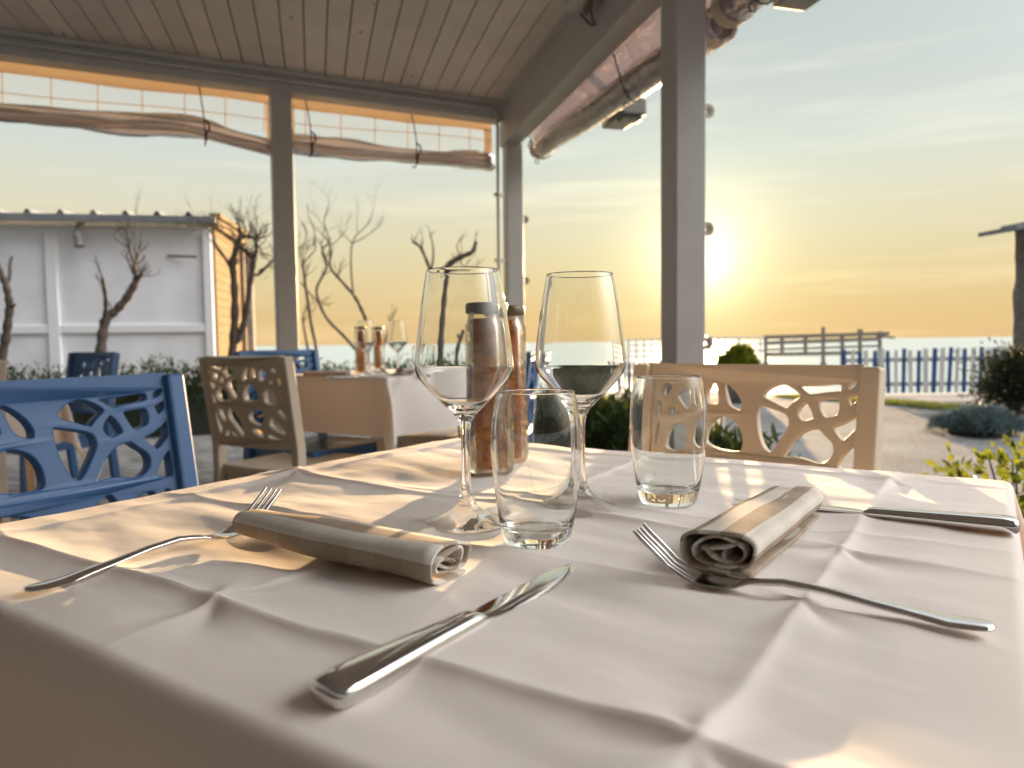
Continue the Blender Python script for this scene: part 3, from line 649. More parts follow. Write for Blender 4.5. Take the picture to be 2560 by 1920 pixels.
def back_panel():
    cu = bpy.data.curves.new('backrest', 'CURVE'); cu.dimensions = '2D'; cu.fill_mode = 'BOTH'; cu.extrude = .0085; cu.bevel_depth = .0022; cu.bevel_resolution = 1
    outer = [(-.197, .0)]+[(-.197+.394*i/16, 0) for i in range(1, 16)]+[(.197, 0)]+[(.197, .337*i/10) for i in range(1, 10)]+[(.197, .337)]+[(.197-.394*i/16, .337) for i in range(1, 16)]+[(-.197, .337)]+[(-.197, .337-.337*i/10) for i in range(1, 10)]
    for P in [outer]+[grow(h) for h in HOLES]:
        sp = cu.splines.new('POLY'); sp.points.add(len(P)-1); sp.use_cyclic_u = True
        for q, (x, y) in zip(sp.points, P): q.co = (x, y, 0, 1)
    o = bpy.data.objects.new('tmp', cu); COL.objects.link(o)
    me = bpy.data.meshes.new_from_object(o.evaluated_get(bpy.context.evaluated_depsgraph_get()))
    bpy.data.objects.remove(o)
    for v in me.vertices:
        x, t, w = v.co; y, z = bend_back(x, t); v.co = (-x, y+w, z+w*.14)
    me.polygons.foreach_set('use_smooth', [True]*len(me.polygons)); me.set_sharp_from_angle(angle=R(50)); me.flip_normals(); me.update()
    bm = bmesh.new(); bm.from_mesh(me); bmesh.ops.recalc_face_normals(bm, faces=bm.faces); bm.to_mesh(me); bm.free()
    me.materials.clear(); return me
PANEL = back_panel()
def make_chair(M):
    t = empty('chair')
    me = PANEL.copy(); me.materials.append(M); o = bpy.data.objects.new('backrest', me); COL.objects.link(o); o.parent = t
    b = MB(); n = 9; secs = []   # seat: a slightly dished slab with a skirt
    for i in range(n):
        y = -.205+.43*i/(n-1); w = .205+.012*i/(n-1); dz = -.008*math.sin(math.pi*i/(n-1))
        secs.append([Vector((x*w, y, z)) for x, z in ((-1, .452), (-.6, .450+dz), (0, .447+dz), (.6, .450+dz), (1, .452), (1, .425), (.9, .418), (-.9, .418), (-1, .425))])
    b.loft(secs); b.build('seat', M, t, bevel=.005)
    b = MB(); b.box((0, .205, .40), (.36, .022, .05)); b.box((0, -.19, .40), (.36, .022, .05)); b.box((.192, .0, .40), (.022, .38, .05)); b.box((-.192, .0, .40), (.022, .38, .05)); b.build('seat_frame', M, t, bevel=.004)
    for s in (-1, 1):
        b = MB(); b.loft([[Vector((s*(x0)+dx*.017, y+dy*.019, z)) for dx, dy in ((-1, -1), (1, -1), (1, 1), (-1, 1))] for x0, y, z in ((.205, .215, 0), (.197, .198, .43))]); b.build('leg', M, t, bevel=.005)
        # rear leg and stile in one sweep
        pts = [(.212, -.262, 0), (.211, -.225, .22), (.211, -.205, .44)]+[(.211, bend_back(.2, tt)[0]+.003, bend_back(.2, tt)[1]) for tt in (.33, .25, .15, .05, .002)]
        b = MB(); b.loft([[Vector((s*x0+dx*.0165, y+dy*(.021 if z > .5 else .020), z+dy*.002)) for dx, dy in ((-1, -1), (1, -1), (1, 1), (-1, 1))] for x0, y, z in pts]); b.build('leg', M, t, bevel=.005)
    return t
PRO = {}
def chair(kind, x, y, z, az, label):
    "x, y: middle of the seat; az: the way the chair faces"
    M = M_blue if kind == 'blue' else M_cream
    if kind not in PRO: t = PRO[kind] = make_chair(M)
    else: t = copy_tree(PRO[kind])
    t.location = (x, y, z); t.rotation_euler = (0, 0, heading(az)); tag(t, label, 'chair', 'plastic chairs with pierced backs'); return t
chair('cream', .2665, 1.1203, .0037, 220.6, 'dove coloured chair with pierced back beyond the creased cloth, on the right')
chair('blue', -.4628, .9355, .004, 116.9, 'blue chair with pierced back at the left side of the foreground table')
chair('cream', -.8435, 2.8174, .013, 29.5, 'dove coloured chair seen from behind, tucked against the second table')
chair('blue', -.8818, 3.2208, .028, 124, 'blue chair tucked under the far left side of the second table')
chair('blue', -.163, 3.037, .012, 278, 'blue chair seen edge-on just right of the two jars')
chair('cream', -.325, 3.65, .02, 285, 'dove coloured chair at the right side of the second table, mostly behind the jars')
chair('blue', -2.4275, 3.7273, .026, 211.8, 'blue chair in front of the white shed panel, left of the hedge')
chair('cream', -2.15, 2.52, .012, 304, 'dove coloured chair cut off by the left edge of the picture')

# ------------------------------------------------------------------ tableware
def caustic(o): o.cycles.is_caustics_caster = True; return o
ZT = .7525
def wine_glass_mesh():
    outer = [(0, 0), (.030, .0), (.0375, .0008), (.0384, .0018), (.0370, .0032), (.026, .0062), (.016, .0108), (.0100, .0165), (.0062, .0235), (.0046, .033), (.0041, .045), (.0040, .060), (.0041, .076), (.0047, .087), (.0066, .0945), (.0105, .0995), (.0195, .1085), (.0300, .1195), (.0390, .1295), (.0428, .1350), (.0441, .1405), (.0440, .1455), (.0426, .160), (.0402, .178), (.0375, .198), (.0345, .2150), (.0322, .2270)]
    bowl = [p for p in outer if p[1] > .0985]
    inner = [(r-.0009*(1.5 if z < .12 else 1), z+(.0011 if z < .14 else 0)) for r, z in bowl[1:]]
    prof = smoothpts(outer, 2, False)+[(.0319, .2275), (.0314, .2272)]+list(reversed(smoothpts([(0, .1030), (.006, .1037)]+inner, 2, False)))[1:]
    b = MB(); b.lathe(prof, 72); return b
def tumbler_mesh():
    outer = [(0, 0.0012), (.018, .0012), (.0245, 0), (.0262, .0010), (.0280, .006), (.0310, .020), (.0343, .042), (.0362, .062), (.0369, .080), (.0361, .098), (.0340, .112), (.0313, .1228)]
    inner = [(r-.0014-(.0022 if z < .03 else 0)*(1-z/.03), z) for r, z in outer if z > .014]
    prof = smoothpts(outer, 2, False)+[(.0308, .1236), (.0301, .1232)]+list(reversed(smoothpts([(0, .0122), (.020, .0125), (.0255, .0150)]+inner, 2, False)))
    b = MB(); b.lathe(prof, 72); return b
WG = wine_glass_mesh(); TM = tumbler_mesh()
def put(bm_, name, x, y, z, label, cat, group, proto={}):
    if name not in proto: o = bm_.build(name, M_glass, smooth=180); proto[name] = o
    else: o = proto[name].copy(); COL.objects.link(o)
    o.location = (x, y, z); o.rotation_euler = (0, 0, random.random()*6); caustic(o); return tag(o, label, cat, group)
put(WG, 'wine_glass', -.0425, .641, ZT, 'empty wine glass on the near cloth in front of the jars', 'wine glass', 'wine glasses')
put(WG, 'wine_glass', .0662, .693, ZT, 'empty wine glass on the near cloth right of the jars', 'wine glass', 'wine glasses')
put(TM, 'tumbler', .0190, .578, ZT, 'empty water tumbler in front, between the two near wine glasses', 'tumbler', 'water tumblers')
put(TM, 'tumbler', .1560, .716, ZT, 'empty water tumbler beside the chair back, above the rolled checked napkin', 'tumbler', 'water tumblers').scale = (1.04, 1.04, 1.03)
def jar_parts():
    ribs = lambda z0, z1, r: [(r+(.0007 if i % 2 else -.0004), z0+(z1-z0)*i/18) for i in range(19)]
    outer = [(0, 0), (.022, 0), (.0255, .003), (.0268, .008)]+ribs(.010, .055, .0272)+[(.0266, .060), (.0262, .10), (.0268, .125)]+ribs(.130, .180, .0275)+[(.0272, .184), (.0245, .190), (.0235, .195), (.0238, .205)]
    inner = [(.0215, .204), (.0215, .195), (.0225, .190), (.0250, .182), (.0248, .13), (.0244, .06), (.0248, .010), (.0235, .005), (0, .004)]
    g = MB(); g.lathe(outer+inner, 48)
    lid = MB(); lid.lathe([(0, .2125), (.0235, .2125), (.0255, .2115), (.0262, .209), (.0262, .2005), (.0258, .1995), (.0245, .1995), (.0245, .205), (0, .206)], 48)
    con = MB(); rg = random.Random(5)
    con.lathe([(0, .006), (.017, .006), (.0185, .02), (.0195, .185), (.018, .193), (0, .194)], 20)
    for k in range(150):
        a = rg.random()*6.283; z = .012+.176*rg.random(); rr = .0145+.0025*rg.random(); r = .0068+.002*rg.random()
        bm = bmesh.new(); bmesh.ops.create_icosphere(bm, subdivisions=2, radius=r)
        con.add([(v.co.x+rr*math.cos(a), v.co.y+rr*math.sin(a), v.co.z*.95+z) for v in bm.verts], [tuple(v.index for v in f.verts) for f in bm.faces]); bm.free()
    return g, lid, con
M_pickle = pbr('amber_preserves', (.52, .275, .070), .35, spec=.25, trans=.6, tcol=(1.0, .60, .15), noise=(70, .35))
JG, JL, JC = jar_parts()
def jar(x, y, z, label, group, proto=[]):
    if not proto:
        t = empty('preserve_jar'); caustic(JG.build('glass_body', M_jarglass, t, smooth=180)); JL.build('lid', M_lid, t, smooth=40); JC.build('contents', M_pickle, t, smooth=180); proto.append(t)
    else: t = copy_tree(proto[0])
    t.location = (x, y, z); t.rotation_euler = (0, 0, random.random()*6); return tag(t, label, 'jar', group)
jar(-.0305, .897, ZT, 'tall ribbed jar of amber preserves behind the near wine glass', 'ribbed jars of amber preserves')
jar(-.0075, .982, ZT, 'tall ribbed jar of amber preserves, the farther one of the pair on the near table', 'ribbed jars of amber preserves')
# forks and knives: local +Y runs from the end of the handle to the tip
def ell(y, z, w, h, n=14, tilt=0, flat=1.0):
    q = []
    for j in range(n):
        a = 2*math.pi*j/n; c, s_ = math.cos(a), math.sin(a)
        q.append(Vector((w*math.copysign(abs(c)**flat, c), y-s_*h*tilt, z+h*math.copysign(abs(s_)**flat, s_))))
    return q
def make_fork():
    t = empty('fork')
    def zc(s):   # height of the centre line along the fork
        K = [(0, .0045), (.02, .0036), (.05, .0065), (.085, .0105), (.110, .0118), (.128, .0095), (.142, .0045), (.152, .0032), (.165, .0055), (.180, .0135), (.196, .0265), (.204, .0345)]
        for (a, za), (b_, zb) in zip(K, K[1:]):
            if a <= s <= b_:
                f = (s-a)/(b_-a); f = f*f*(3-2*f)*.5+f*.5; return za+(zb-za)*f
        return K[-1][1]
    prof = [(0, .0015, .0008), (.0012, .0055, .0016), (.004, .0082, .0019), (.010, .0094, .0020), (.022, .0092, .0020), (.040, .0075, .0020), (.060, .0056, .0021), (.085, .0040, .0023), (.110, .0033, .0024), (.122, .0037, .0022), (.130, .0060, .0018), (.138, .0095, .0014), (.147, .0118, .0012), (.158, .0122, .0011), (.1635, .0121, .0011)]
    b = MB(); b.loft([[p+Vector((0, 0, (p.x/.0125)**2*.0016 if s > .128 else 0)) for p in ell(s, zc(s), w, h, 16)] for s, w, h in prof]); b.build('handle', M_steel, t, smooth=70)
    for i in range(4):
        x0 = (i-1.5)*.0064
        b = MB(); secs = []
        for s, w in ((.1625, .0027), (.170, .0021), (.180, .0019), (.190, .0017), (.199, .0014), (.204, .0007)):
            d = (zc(min(s+.002, .204))-zc(s-.002)); c = Vector((x0*(1+.0*(s-.16)), s, zc(s)+(x0/.0125)**2*.0016)); secs.append([c+Vector((w*math.cos(a), -d*.3*math.sin(a), .0011*math.sin(a))) for a in [2*math.pi*j/8 for j in range(8)]])
        b.loft(secs); b.build('tine', M_steel, t, smooth=60)
    return t
def make_knife():
    t = empty('table_knife')
    b = MB(); b.loft([ell(s, z, w, h, 20, 0, .75) for s, z, w, h in tuple((q0, q1, q2*1.14, q3*1.12) for q0, q1, q2, q3 in ((0, .0062, .005, .0030), (.0012, .0062, .0085, .0050), (.004, .0062, .0106, .0060), (.012, .0062, .0113, .0062), (.030, .0060, .0110, .0059), (.055, .0055, .0097, .0054), (.080, .0050, .0082, .0048), (.100, .0046, .0072, .0043), (.110, .0044, .0070, .0040), (.1135, .0042, .0070, .0034), (.117, .0038, .0064, .0022)))]); b.build('handle', M_steel, t, smooth=180)
    b = MB(); secs = []
    for s, xl, xr in ((.115, -.0058, .0056), (.119, -.0052, .0060), (.126, -.0056, .0085), (.140, -.0058, .0100), (.160, -.0060, .0108), (.180, -.0060, .0108), (.200, -.0058, .0096), (.214, -.0052, .0072), (.224, -.0040, .0040), (.231, -.0022, .0006), (.2335, -.0012, -.0006)):
        xl *= 1.12; xr *= 1.16; z = .0042-.0012*(s-.115)/.118
        secs.append([Vector((xl, s, z-.0009)), Vector((xl, s, z+.0009)), Vector((xl*.5+xr*.5, s, z+.0012)), Vector((xr*.85+xl*.15, s, z+.0008)), Vector((xr, s, z)), Vector((xr*.85+xl*.15, s, z-.0006)), Vector((xl*.5+xr*.5, s, z-.0009))])
    b.loft(secs); b.build('blade', M_steel, t, smooth=50); return t
fk = make_fork(); kn = make_knife()
def lay(proto, used, x, y, z, az, label, cat, group):
    t = proto if not used else copy_tree(proto); t.location = (x, y, z); t.rotation_euler = (0, 0, heading(az)); return tag(t, label, cat, group)
lay(fk, 0, -.321, .462, ZT, 31.5, 'steel fork left of the rolled napkin, tines pointing up and away', 'fork', 'steel forks')
lay(fk, 1, .262, .383, ZT, -60, 'steel fork resting its tines beside the end of the checked napkin on the right', 'fork', 'steel forks')
lay(kn, 0, -.086, .312, ZT, 33.5, 'steel table knife with broad handle nearest to the viewer', 'knife', 'steel table knives')
k2 = lay(kn, 1, .418, .585, ZT, -57, 'steel table knife half under the checked napkin on the right', 'knife', 'steel table knives')
# rolled linen napkins
def napkin(p, az, length, a, b_, turns, seed, label, tail, taper=.06, group='rolled checked napkins'):
    """cloth rolled into a flattened scroll; p = middle of the near end, az = the way the roll runs"""
    rg = np.random.default_rng(seed); f1, f2, f3 = rg.random(3)*6.28
    path = []
    for i in range(int(26*turns)+1):
        ph = 2*math.pi*i/26; q = 1-.78*(i/(26*turns))**.9
        cs, sn = math.cos(-ph-.9), math.sin(-ph-.9); ex = (.62 if sn < 0 else .86) if i < 26 else 1
        cs, sn = math.copysign(abs(cs)**ex, cs), math.copysign(abs(sn)**ex, sn)
        in_ = max(0, (i-26)/26); path.append((a*q*cs*(1+.05*math.sin(3*ph+f1))+.0022*in_*math.sin(2.3*ph+f3), b_*q*sn*(1+.09*math.sin(2*ph+f2))-b_*.16*in_*math.sin(1.7*ph+f1)+b_*(1-q)*.10*math.sin(f3)))
    tl = [(a*.0+x, -b_+z) for x, z in tail]
    path = tl+path if tail else path
    path = smoothpts(path, 1, False)
    s = [0]
    for q, r in zip(path, path[1:]): s.append(s[-1]+math.hypot(r[0]-q[0], r[1]-q[1]))
    m = 26; secs = []; vs = []; uvs = []
    for j in range(m+1):
        y = length*j/m
        for i, (x, z) in enumerate(path):
            w = (1+.035*math.sin(y*21+f1+i*.05)+.02*math.sin(y*50+f2))*(1-taper*(y/length)**2)
            lift = .0012*math.sin(y*33+i*.3)
            sk = .0035*math.sin(i*.11+f2)*(1 if j in (0, m) else (.5 if j in (1, m-1) else 0))
            vs.append((x*w, y+sk, max(z*w+lift*(z/b_), -b_*1.0)+b_)); uvs.append((s[i], y))
    n = len(path); fs = [(j*n+i, j*n+i+1, (j+1)*n+i+1, (j+1)*n+i) for j in range(m) for i in range(n-1)]
    o = MB(); o.add(vs, fs); ob = o.build('napkin', M_napkin, smooth=180)
    me = ob.data; ul = me.uv_layers.new(name='UVMap'); L = np.zeros(len(me.loops)*2, dtype=np.float32); vi = np.zeros(len(me.loops), dtype=np.int32); me.loops.foreach_get('vertex_index', vi); U = np.array(uvs, dtype=np.float32)[vi]; ul.data.foreach_set('uv', U.ravel())
    sd = ob.modifiers.new('thickness', 'SOLIDIFY'); sd.thickness = .0021; sd.offset = 0
    ob.location = p; ob.rotation_euler = (0, 0, heading(az)); return tag(ob, label, 'napkin', group)
napkin((.140, .482, ZT+.004), 36, .196, .0300, .0150, 3.1, 4, 'rolled beige and white checked napkin on the right, open end towards the viewer', [(-.018, .0016), (.004, .0002), (.019, .0004), (.022, .0020)])
napkin((-.042, .473, ZT+.004), -56.3, .214, .0275, .0142, 2.7, 9, 'rolled beige striped napkin on the left, in front of the wine glass', [], .22)

# the second table's setting
Z2 = .02+.7655
def t2(u, v): p = C2+U2*u-V2*v; return p.x, p.y
def settle(fn, px, py):
    "point of the second table's top seen at the photo pixel"
    q = at(px, py, 1); k = (Z2-CAM_H)/(q.z-CAM_H); w = Vector((0, 0, CAM_H))+(q-Vector((0, 0, CAM_H)))*k; return w.x, w.y
x, y = settle(0, 900, 934); jar(x, y+.03, Z2, 'ribbed jar of amber preserves on the second table, left one', 'ribbed jars of amber preserves')
jar(x+.06, y+.14, Z2, 'ribbed jar of amber preserves on the second table, right one partly hidden', 'ribbed jars of amber preserves')
x, y = settle(0, 916, 940); put(WG, 'wine_glass', x, y, Z2, 'wine glass in front of the jar on the second table', 'wine glass', 'wine glasses')
x, y = settle(0, 995, 938); put(WG, 'wine_glass', x, y, Z2, 'wine glass on the second table, right of its jar, against the sea', 'wine glass', 'wine glasses')
x, y = settle(0, 942, 938); put(TM, 'tumbler', x, y, Z2, 'tumbler beside the jar on the second table', 'tumbler', 'water tumblers')
x, y = settle(0, 1052, 936); put(TM, 'tumbler', x, y, Z2, 'tumbler near the far right end of the second table, seen beside the near wine glass', 'tumbler', 'water tumblers')
x, y = settle(0, 872, 944); napkin((x, y, Z2), -72, .20, .026, .015, 2.4, 14, 'rolled napkin lying along the near edge of the second table', [])
x, y = settle(0, 1000, 938); napkin((x, y, Z2), 20, .19, .026, .015, 2.4, 15, 'rolled napkin end-on beside the right wine glass of the second table', [])
x, y = settle(0, 985, 938); lay(fk, 1, x+.12, y-.1, Z2, -60, 'steel fork on the second table beside the end of its napkin', 'fork', 'steel forks')
x, y = settle(0, 815, 948); lay(kn, 1, x, y, Z2, 60, 'steel table knife on the second table in front of its napkin', 'knife', 'steel table knives')
for o in bpy.data.objects:
    if o.name.startswith(('tablecloth', 'napkin')): o.cycles.is_caustics_receiver = True

# ------------------------------------------------------------------ plants
def leaves(P, D, Lg, Wd, fold=.25, rg=RNG):
    """leaf blades at points P growing along D: six-point blades folded along the midrib; returns verts, faces"""
    n = len(P); D = D/np.linalg.norm(D, axis=1, keepdims=True)
    rnd = rg.normal(size=(n, 3)); Sd = np.cross(D, rnd); Sd /= np.linalg.norm(Sd, axis=1, keepdims=True)+1e-9; Nn = np.cross(Sd, D)
    L_ = Lg[:, None]; W_ = Wd[:, None]
    V = np.stack([P, P+D*L_*.45+Sd*W_*.5+Nn*W_*fold, P+D*L_*.8+Sd*W_*.38+Nn*W_*fold*.6, P+D*L_-Nn*L_*.06, P+D*L_*.8-Sd*W_*.38+Nn*W_*fold*.6, P+D*L_*.45-Sd*W_*.5+Nn*W_*fold], 1)
    F = np.arange(n)[:, None]*6
    return V.reshape(-1, 3), np.concatenate([F+np.array([[0, 1, 2, 3]]), F+np.array([[0, 3, 4, 5]])], 0)
def foliage(name, M, P, D, Lg, Wd, parent, core=None):
    V, F = leaves(P, D, Lg, Wd); b = MB(); b.v = list(map(tuple, V.tolist())); b.f = list(map(tuple, F.tolist())); b.mi = [0]*len(b.f)
    if core: core(b)
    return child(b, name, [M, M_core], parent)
def hedge(a, c, width, top, label, M, n, ll, lw, seed, group):
    "clipped-ish hedge from a to c with a ragged top of upright shoots"
    rg = np.random.default_rng(seed); a, c = Vector(a), Vector(c); d = (c-a); Ln = d.length; d.normalize(); nr = Vector((-d.y, d.x, 0))
    t = empty('hedge', (a+c)/2, 0, label, 'hedge', group)
    # shoots: each shoot is a stem base with leaves up along it
    ns = n//14; ts = rg.random(ns)*Ln; ws = (rg.random(ns)-.5)*width
    hump = .5+.5*noise2(ts*2.1, ts*0+seed, seed)
    hs = top*(.72+.2*hump)+rg.random(ns)**2*top*.20; hs *= 1-.22*np.abs(ws/(width/2))**3
    P = []; D = []
    for k in range(14):
        f = rg.random(ns)**.6
        z = hs*f*(1 if k > 4 else .75)
        side = (rg.random(ns)-.5)*.10
        out = np.clip(f*.6+.4, 0, 1)
        x = ts+side; y = ws*out+(rg.random(ns)-.5)*.10
        P.append(np.stack([a.x+d.x*x+nr.x*y, a.y+d.y*x+nr.y*y, z], 1))
        ang = rg.random(ns)*6.28; el = .5+.9*rg.random(ns)
        D.append(np.stack([np.cos(ang)*np.cos(el), np.sin(ang)*np.cos(el), np.sin(el)], 1))
    P = np.concatenate(P); D = np.concatenate(D)
    P[:, 2] += np.array([gz(x, y) for x, y in P[:, :2]])
    k = len(P)
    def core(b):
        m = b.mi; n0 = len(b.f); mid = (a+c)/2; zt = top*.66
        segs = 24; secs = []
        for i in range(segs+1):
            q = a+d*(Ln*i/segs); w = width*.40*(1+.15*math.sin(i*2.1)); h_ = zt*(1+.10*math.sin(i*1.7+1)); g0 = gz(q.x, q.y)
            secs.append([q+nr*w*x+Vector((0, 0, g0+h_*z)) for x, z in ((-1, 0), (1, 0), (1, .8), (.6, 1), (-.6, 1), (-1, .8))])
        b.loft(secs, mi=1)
    foliage('foliage', M, P, D, ll*(.6+.8*rg.random(k)), lw*(.7+.6*rg.random(k)), t, core); return t
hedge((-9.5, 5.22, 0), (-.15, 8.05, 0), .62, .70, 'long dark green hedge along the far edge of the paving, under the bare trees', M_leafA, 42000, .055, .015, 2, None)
hA = PC+NR*.40+DR*-.15; hB = PC+NR*.40+DR*2.35
hedge((hA.x, hA.y, 0), (hB.x, hB.y, 0), .46, .53, 'low spiky green hedge running past the right hand posts, behind the tumblers', M_leafA, 16000, .075, .015, 6, None)
def shrub_tree(name, base, label, cat, stems, M, ll, lw, per, seed, group=None, spread=.05):
    """branching shrub: stems are polylines relative to base; leaves gather in whorls along the upper half and at the tips"""
    rg = np.random.default_rng(seed); t = empty(name, base, 0, label, cat, group); b = MB(); P = []; D = []
    for st, r in stems:
        pts = smoothpts([Vector(p) for p in st], 1, False); k = len(pts); b.tube(pts, [r*(1-.6*i/(k-1)) for i in range(k)], 6)
        for j in range(per):
            f = .35+.65*rg.random()**.5 if rg.random() < .5 else .9+.1*rg.random()
            i = f*(k-1); i0 = min(int(i), k-2); q = Vector(pts[i0]).lerp(Vector(pts[i0+1]), i-i0)
            tan = (Vector(pts[i0+1])-Vector(pts[i0])).normalized(); rv = Vector(rg.normal(size=3)); dd = (tan*.6+rv.normalized()*.9+Vector((0, 0, .25)))
            P.append(q+rv*spread*.3); D.append(dd)
    b.build('branches', M_bark, t, smooth=60)
    P = np.array([tuple(p) for p in P]); D = np.array([tuple(p) for p in D]); n = len(P)
    V, F = leaves(P, D, ll*(.6+.7*rg.random(n)), lw*(.7+.5*rg.random(n)), .18, rg); f = MB(); f.v = list(map(tuple, V.tolist())); f.f = list(map(tuple, F.tolist())); f.mi = [0]*len(f.f)
    f.build('foliage', M, t); return t
def bushy(n, rx, ry, h, seed, z0=.0, lean=(0, 0)):
    rg = random.Random(seed); out = []
    for i in range(n):
        a = rg.random()*6.283; e = rg.random()**.5; x, y = rx*e*math.cos(a), ry*e*math.sin(a); z = h*(.55+.45*rg.random())*(1-.35*e*e)
        j = lambda s: (rg.random()-.5)*s
        out.append(([(x*.12, y*.12, z0), (x*.45+j(.06), y*.45+j(.06), z0+(z-z0)*.35), (x*.8+j(.06), y*.8+j(.06), z0+(z-z0)*.75), (x+j(.05)+lean[0], y+j(.05)+lean[1], z)], .006))
    return out
shrub_tree('leafy_shrub', (1.62, 2.10, 0), 'yellow green glossy leaved shrub at the right edge, just beyond the table corner', 'shrub', bushy(70, .46, .42, .63, 3), M_leafB, .036, .019, 26, 4, spread=.06)
shrub_tree('leafy_shrub', (1.15, 2.14, 0), 'small sprig of yellow green leaves standing left of the glossy shrub', 'shrub', bushy(12, .13, .13, .56, 12, 0), M_leafB, .036, .018, 20, 5, spread=.04)
shrub_tree('leafy_shrub', (.93, 2.45, 0), 'dark small leaved shrub seen through the lower openings of the dove chair back', 'shrub', bushy(26, .16, .22, .50, 21), M_leafB, .034, .015, 22, 6, spread=.05)
# dark rounded shrub on a short trunk, and the silver mound at its foot
def small_tree(base, label, trunk_h, rad, n, seed, M, ll, lw):
    rg = np.random.default_rng(seed); t = empty('shrub', base, 0, label, 'shrub'); b = MB()
    b.tube([(0, 0, 0), (.02, 0, trunk_h*.6), (-.02, .02, trunk_h+.05)], [.075, .06, .05], 9)
    for i in range(9):
        a = i*.7; b.tube([(0, 0, trunk_h*.9), (.5*rad*math.cos(a), .5*rad*math.sin(a), trunk_h+.3*rad), (.85*rad*math.cos(a), .85*rad*math.sin(a), trunk_h+rad*(.5+.6*(i % 3)/2))], [.03, .02, .008], 6)
    b.build('trunk', M_bark, t, smooth=60)
    cl = rg.normal(size=(46, 3)); cl /= np.linalg.norm(cl, axis=1, keepdims=True); cl *= (rad*(.45+.5*rg.random((46, 1)))); cl[:, 2] *= .95
    k = rg.integers(0, 46, n); off = rg.normal(size=(n, 3))*.085; P = cl[k]+off+np.array([0, 0, trunk_h+rad*.75]); D = off+rg.normal(size=(n, 3))*.05+np.array([0, 0, .06])
    V, F = leaves(P, D, ll*(.6+.8*rg.random(n)), lw*(.7+.5*rg.random(n)), .2, rg); f = MB(); f.v = list(map(tuple, V.tolist())); f.f = list(map(tuple, F.tolist())); f.mi = [0]*len(f.f); f.build('crown', M, t); return t
px = at(2500, 1047, 7.5); small_tree((px.x+.14, 7.5, gz(px.x, 7.5)), 'dark rounded shrub on a short trunk at the right edge, below the grey pole', .17, .31, 7000, 8, M_leafC, .05, .02)
def mound(base, rx, ry, h, n, label, M, ll, lw, seed, name='low_shrub'):
    rg = np.random.default_rng(seed); t = empty(name, base, 0, label, 'shrub')
    a = rg.random(n)*6.283; e = np.sqrt(rg.random(n)); bx = 1+.18*np.sin(3*a+1)
    P = np.stack([rx*e*np.cos(a)*bx, ry*e*np.sin(a)*bx, h*np.sqrt(np.maximum(1-e**2, 0))*(.70+.42*rg.random(n))], 1)*(1+.13*np.sin(5*a+2)*np.sin(6*e+a))[:, None]; D = np.stack([P[:, 0]/rx, P[:, 1]/ry, .8+P[:, 2]/h], 1)+rg.normal(size=(n, 3))*.35
    V, F = leaves(P, D, ll*(.6+.8*rg.random(n)), lw*(.7+.5*rg.random(n)), .2, rg); b = MB(); b.v = list(map(tuple, V.tolist())); b.f = list(map(tuple, F.tolist())); b.mi = [0]*len(b.f)
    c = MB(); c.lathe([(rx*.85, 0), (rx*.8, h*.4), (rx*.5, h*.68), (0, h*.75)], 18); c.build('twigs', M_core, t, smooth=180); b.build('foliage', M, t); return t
px = at(2452, 1085, 6.35); mound((px.x, 6.35, gz(px.x, 6.35)), .31, .26, .17, 4500, 'silver grey feathery mound on the gravel, left of the dark shrub', M_leafD, .075, .010, 3)
px = at(1848, 900, 10.0); g0 = gz(px.x, 10)
mound((px.x, 10.0, g0+.34), .25, .25, .36, 5000, 'round clipped green bush growing out of the grey stone planter', M_leafB, .07, .034, 5, 'clipped_bush')
b = MB(); b.lathe([(0, .0), (.22, 0), (.25, .04), (.27, .30), (.29, .30), (.29, .36), (.25, .36), (.24, .32), (0, .32)], 28, (px.x, 10.0, g0)); tag(b.build('planter', M_stone, smooth=50), 'round grey stone planter holding the clipped bush, seen through the chair back', 'planter')

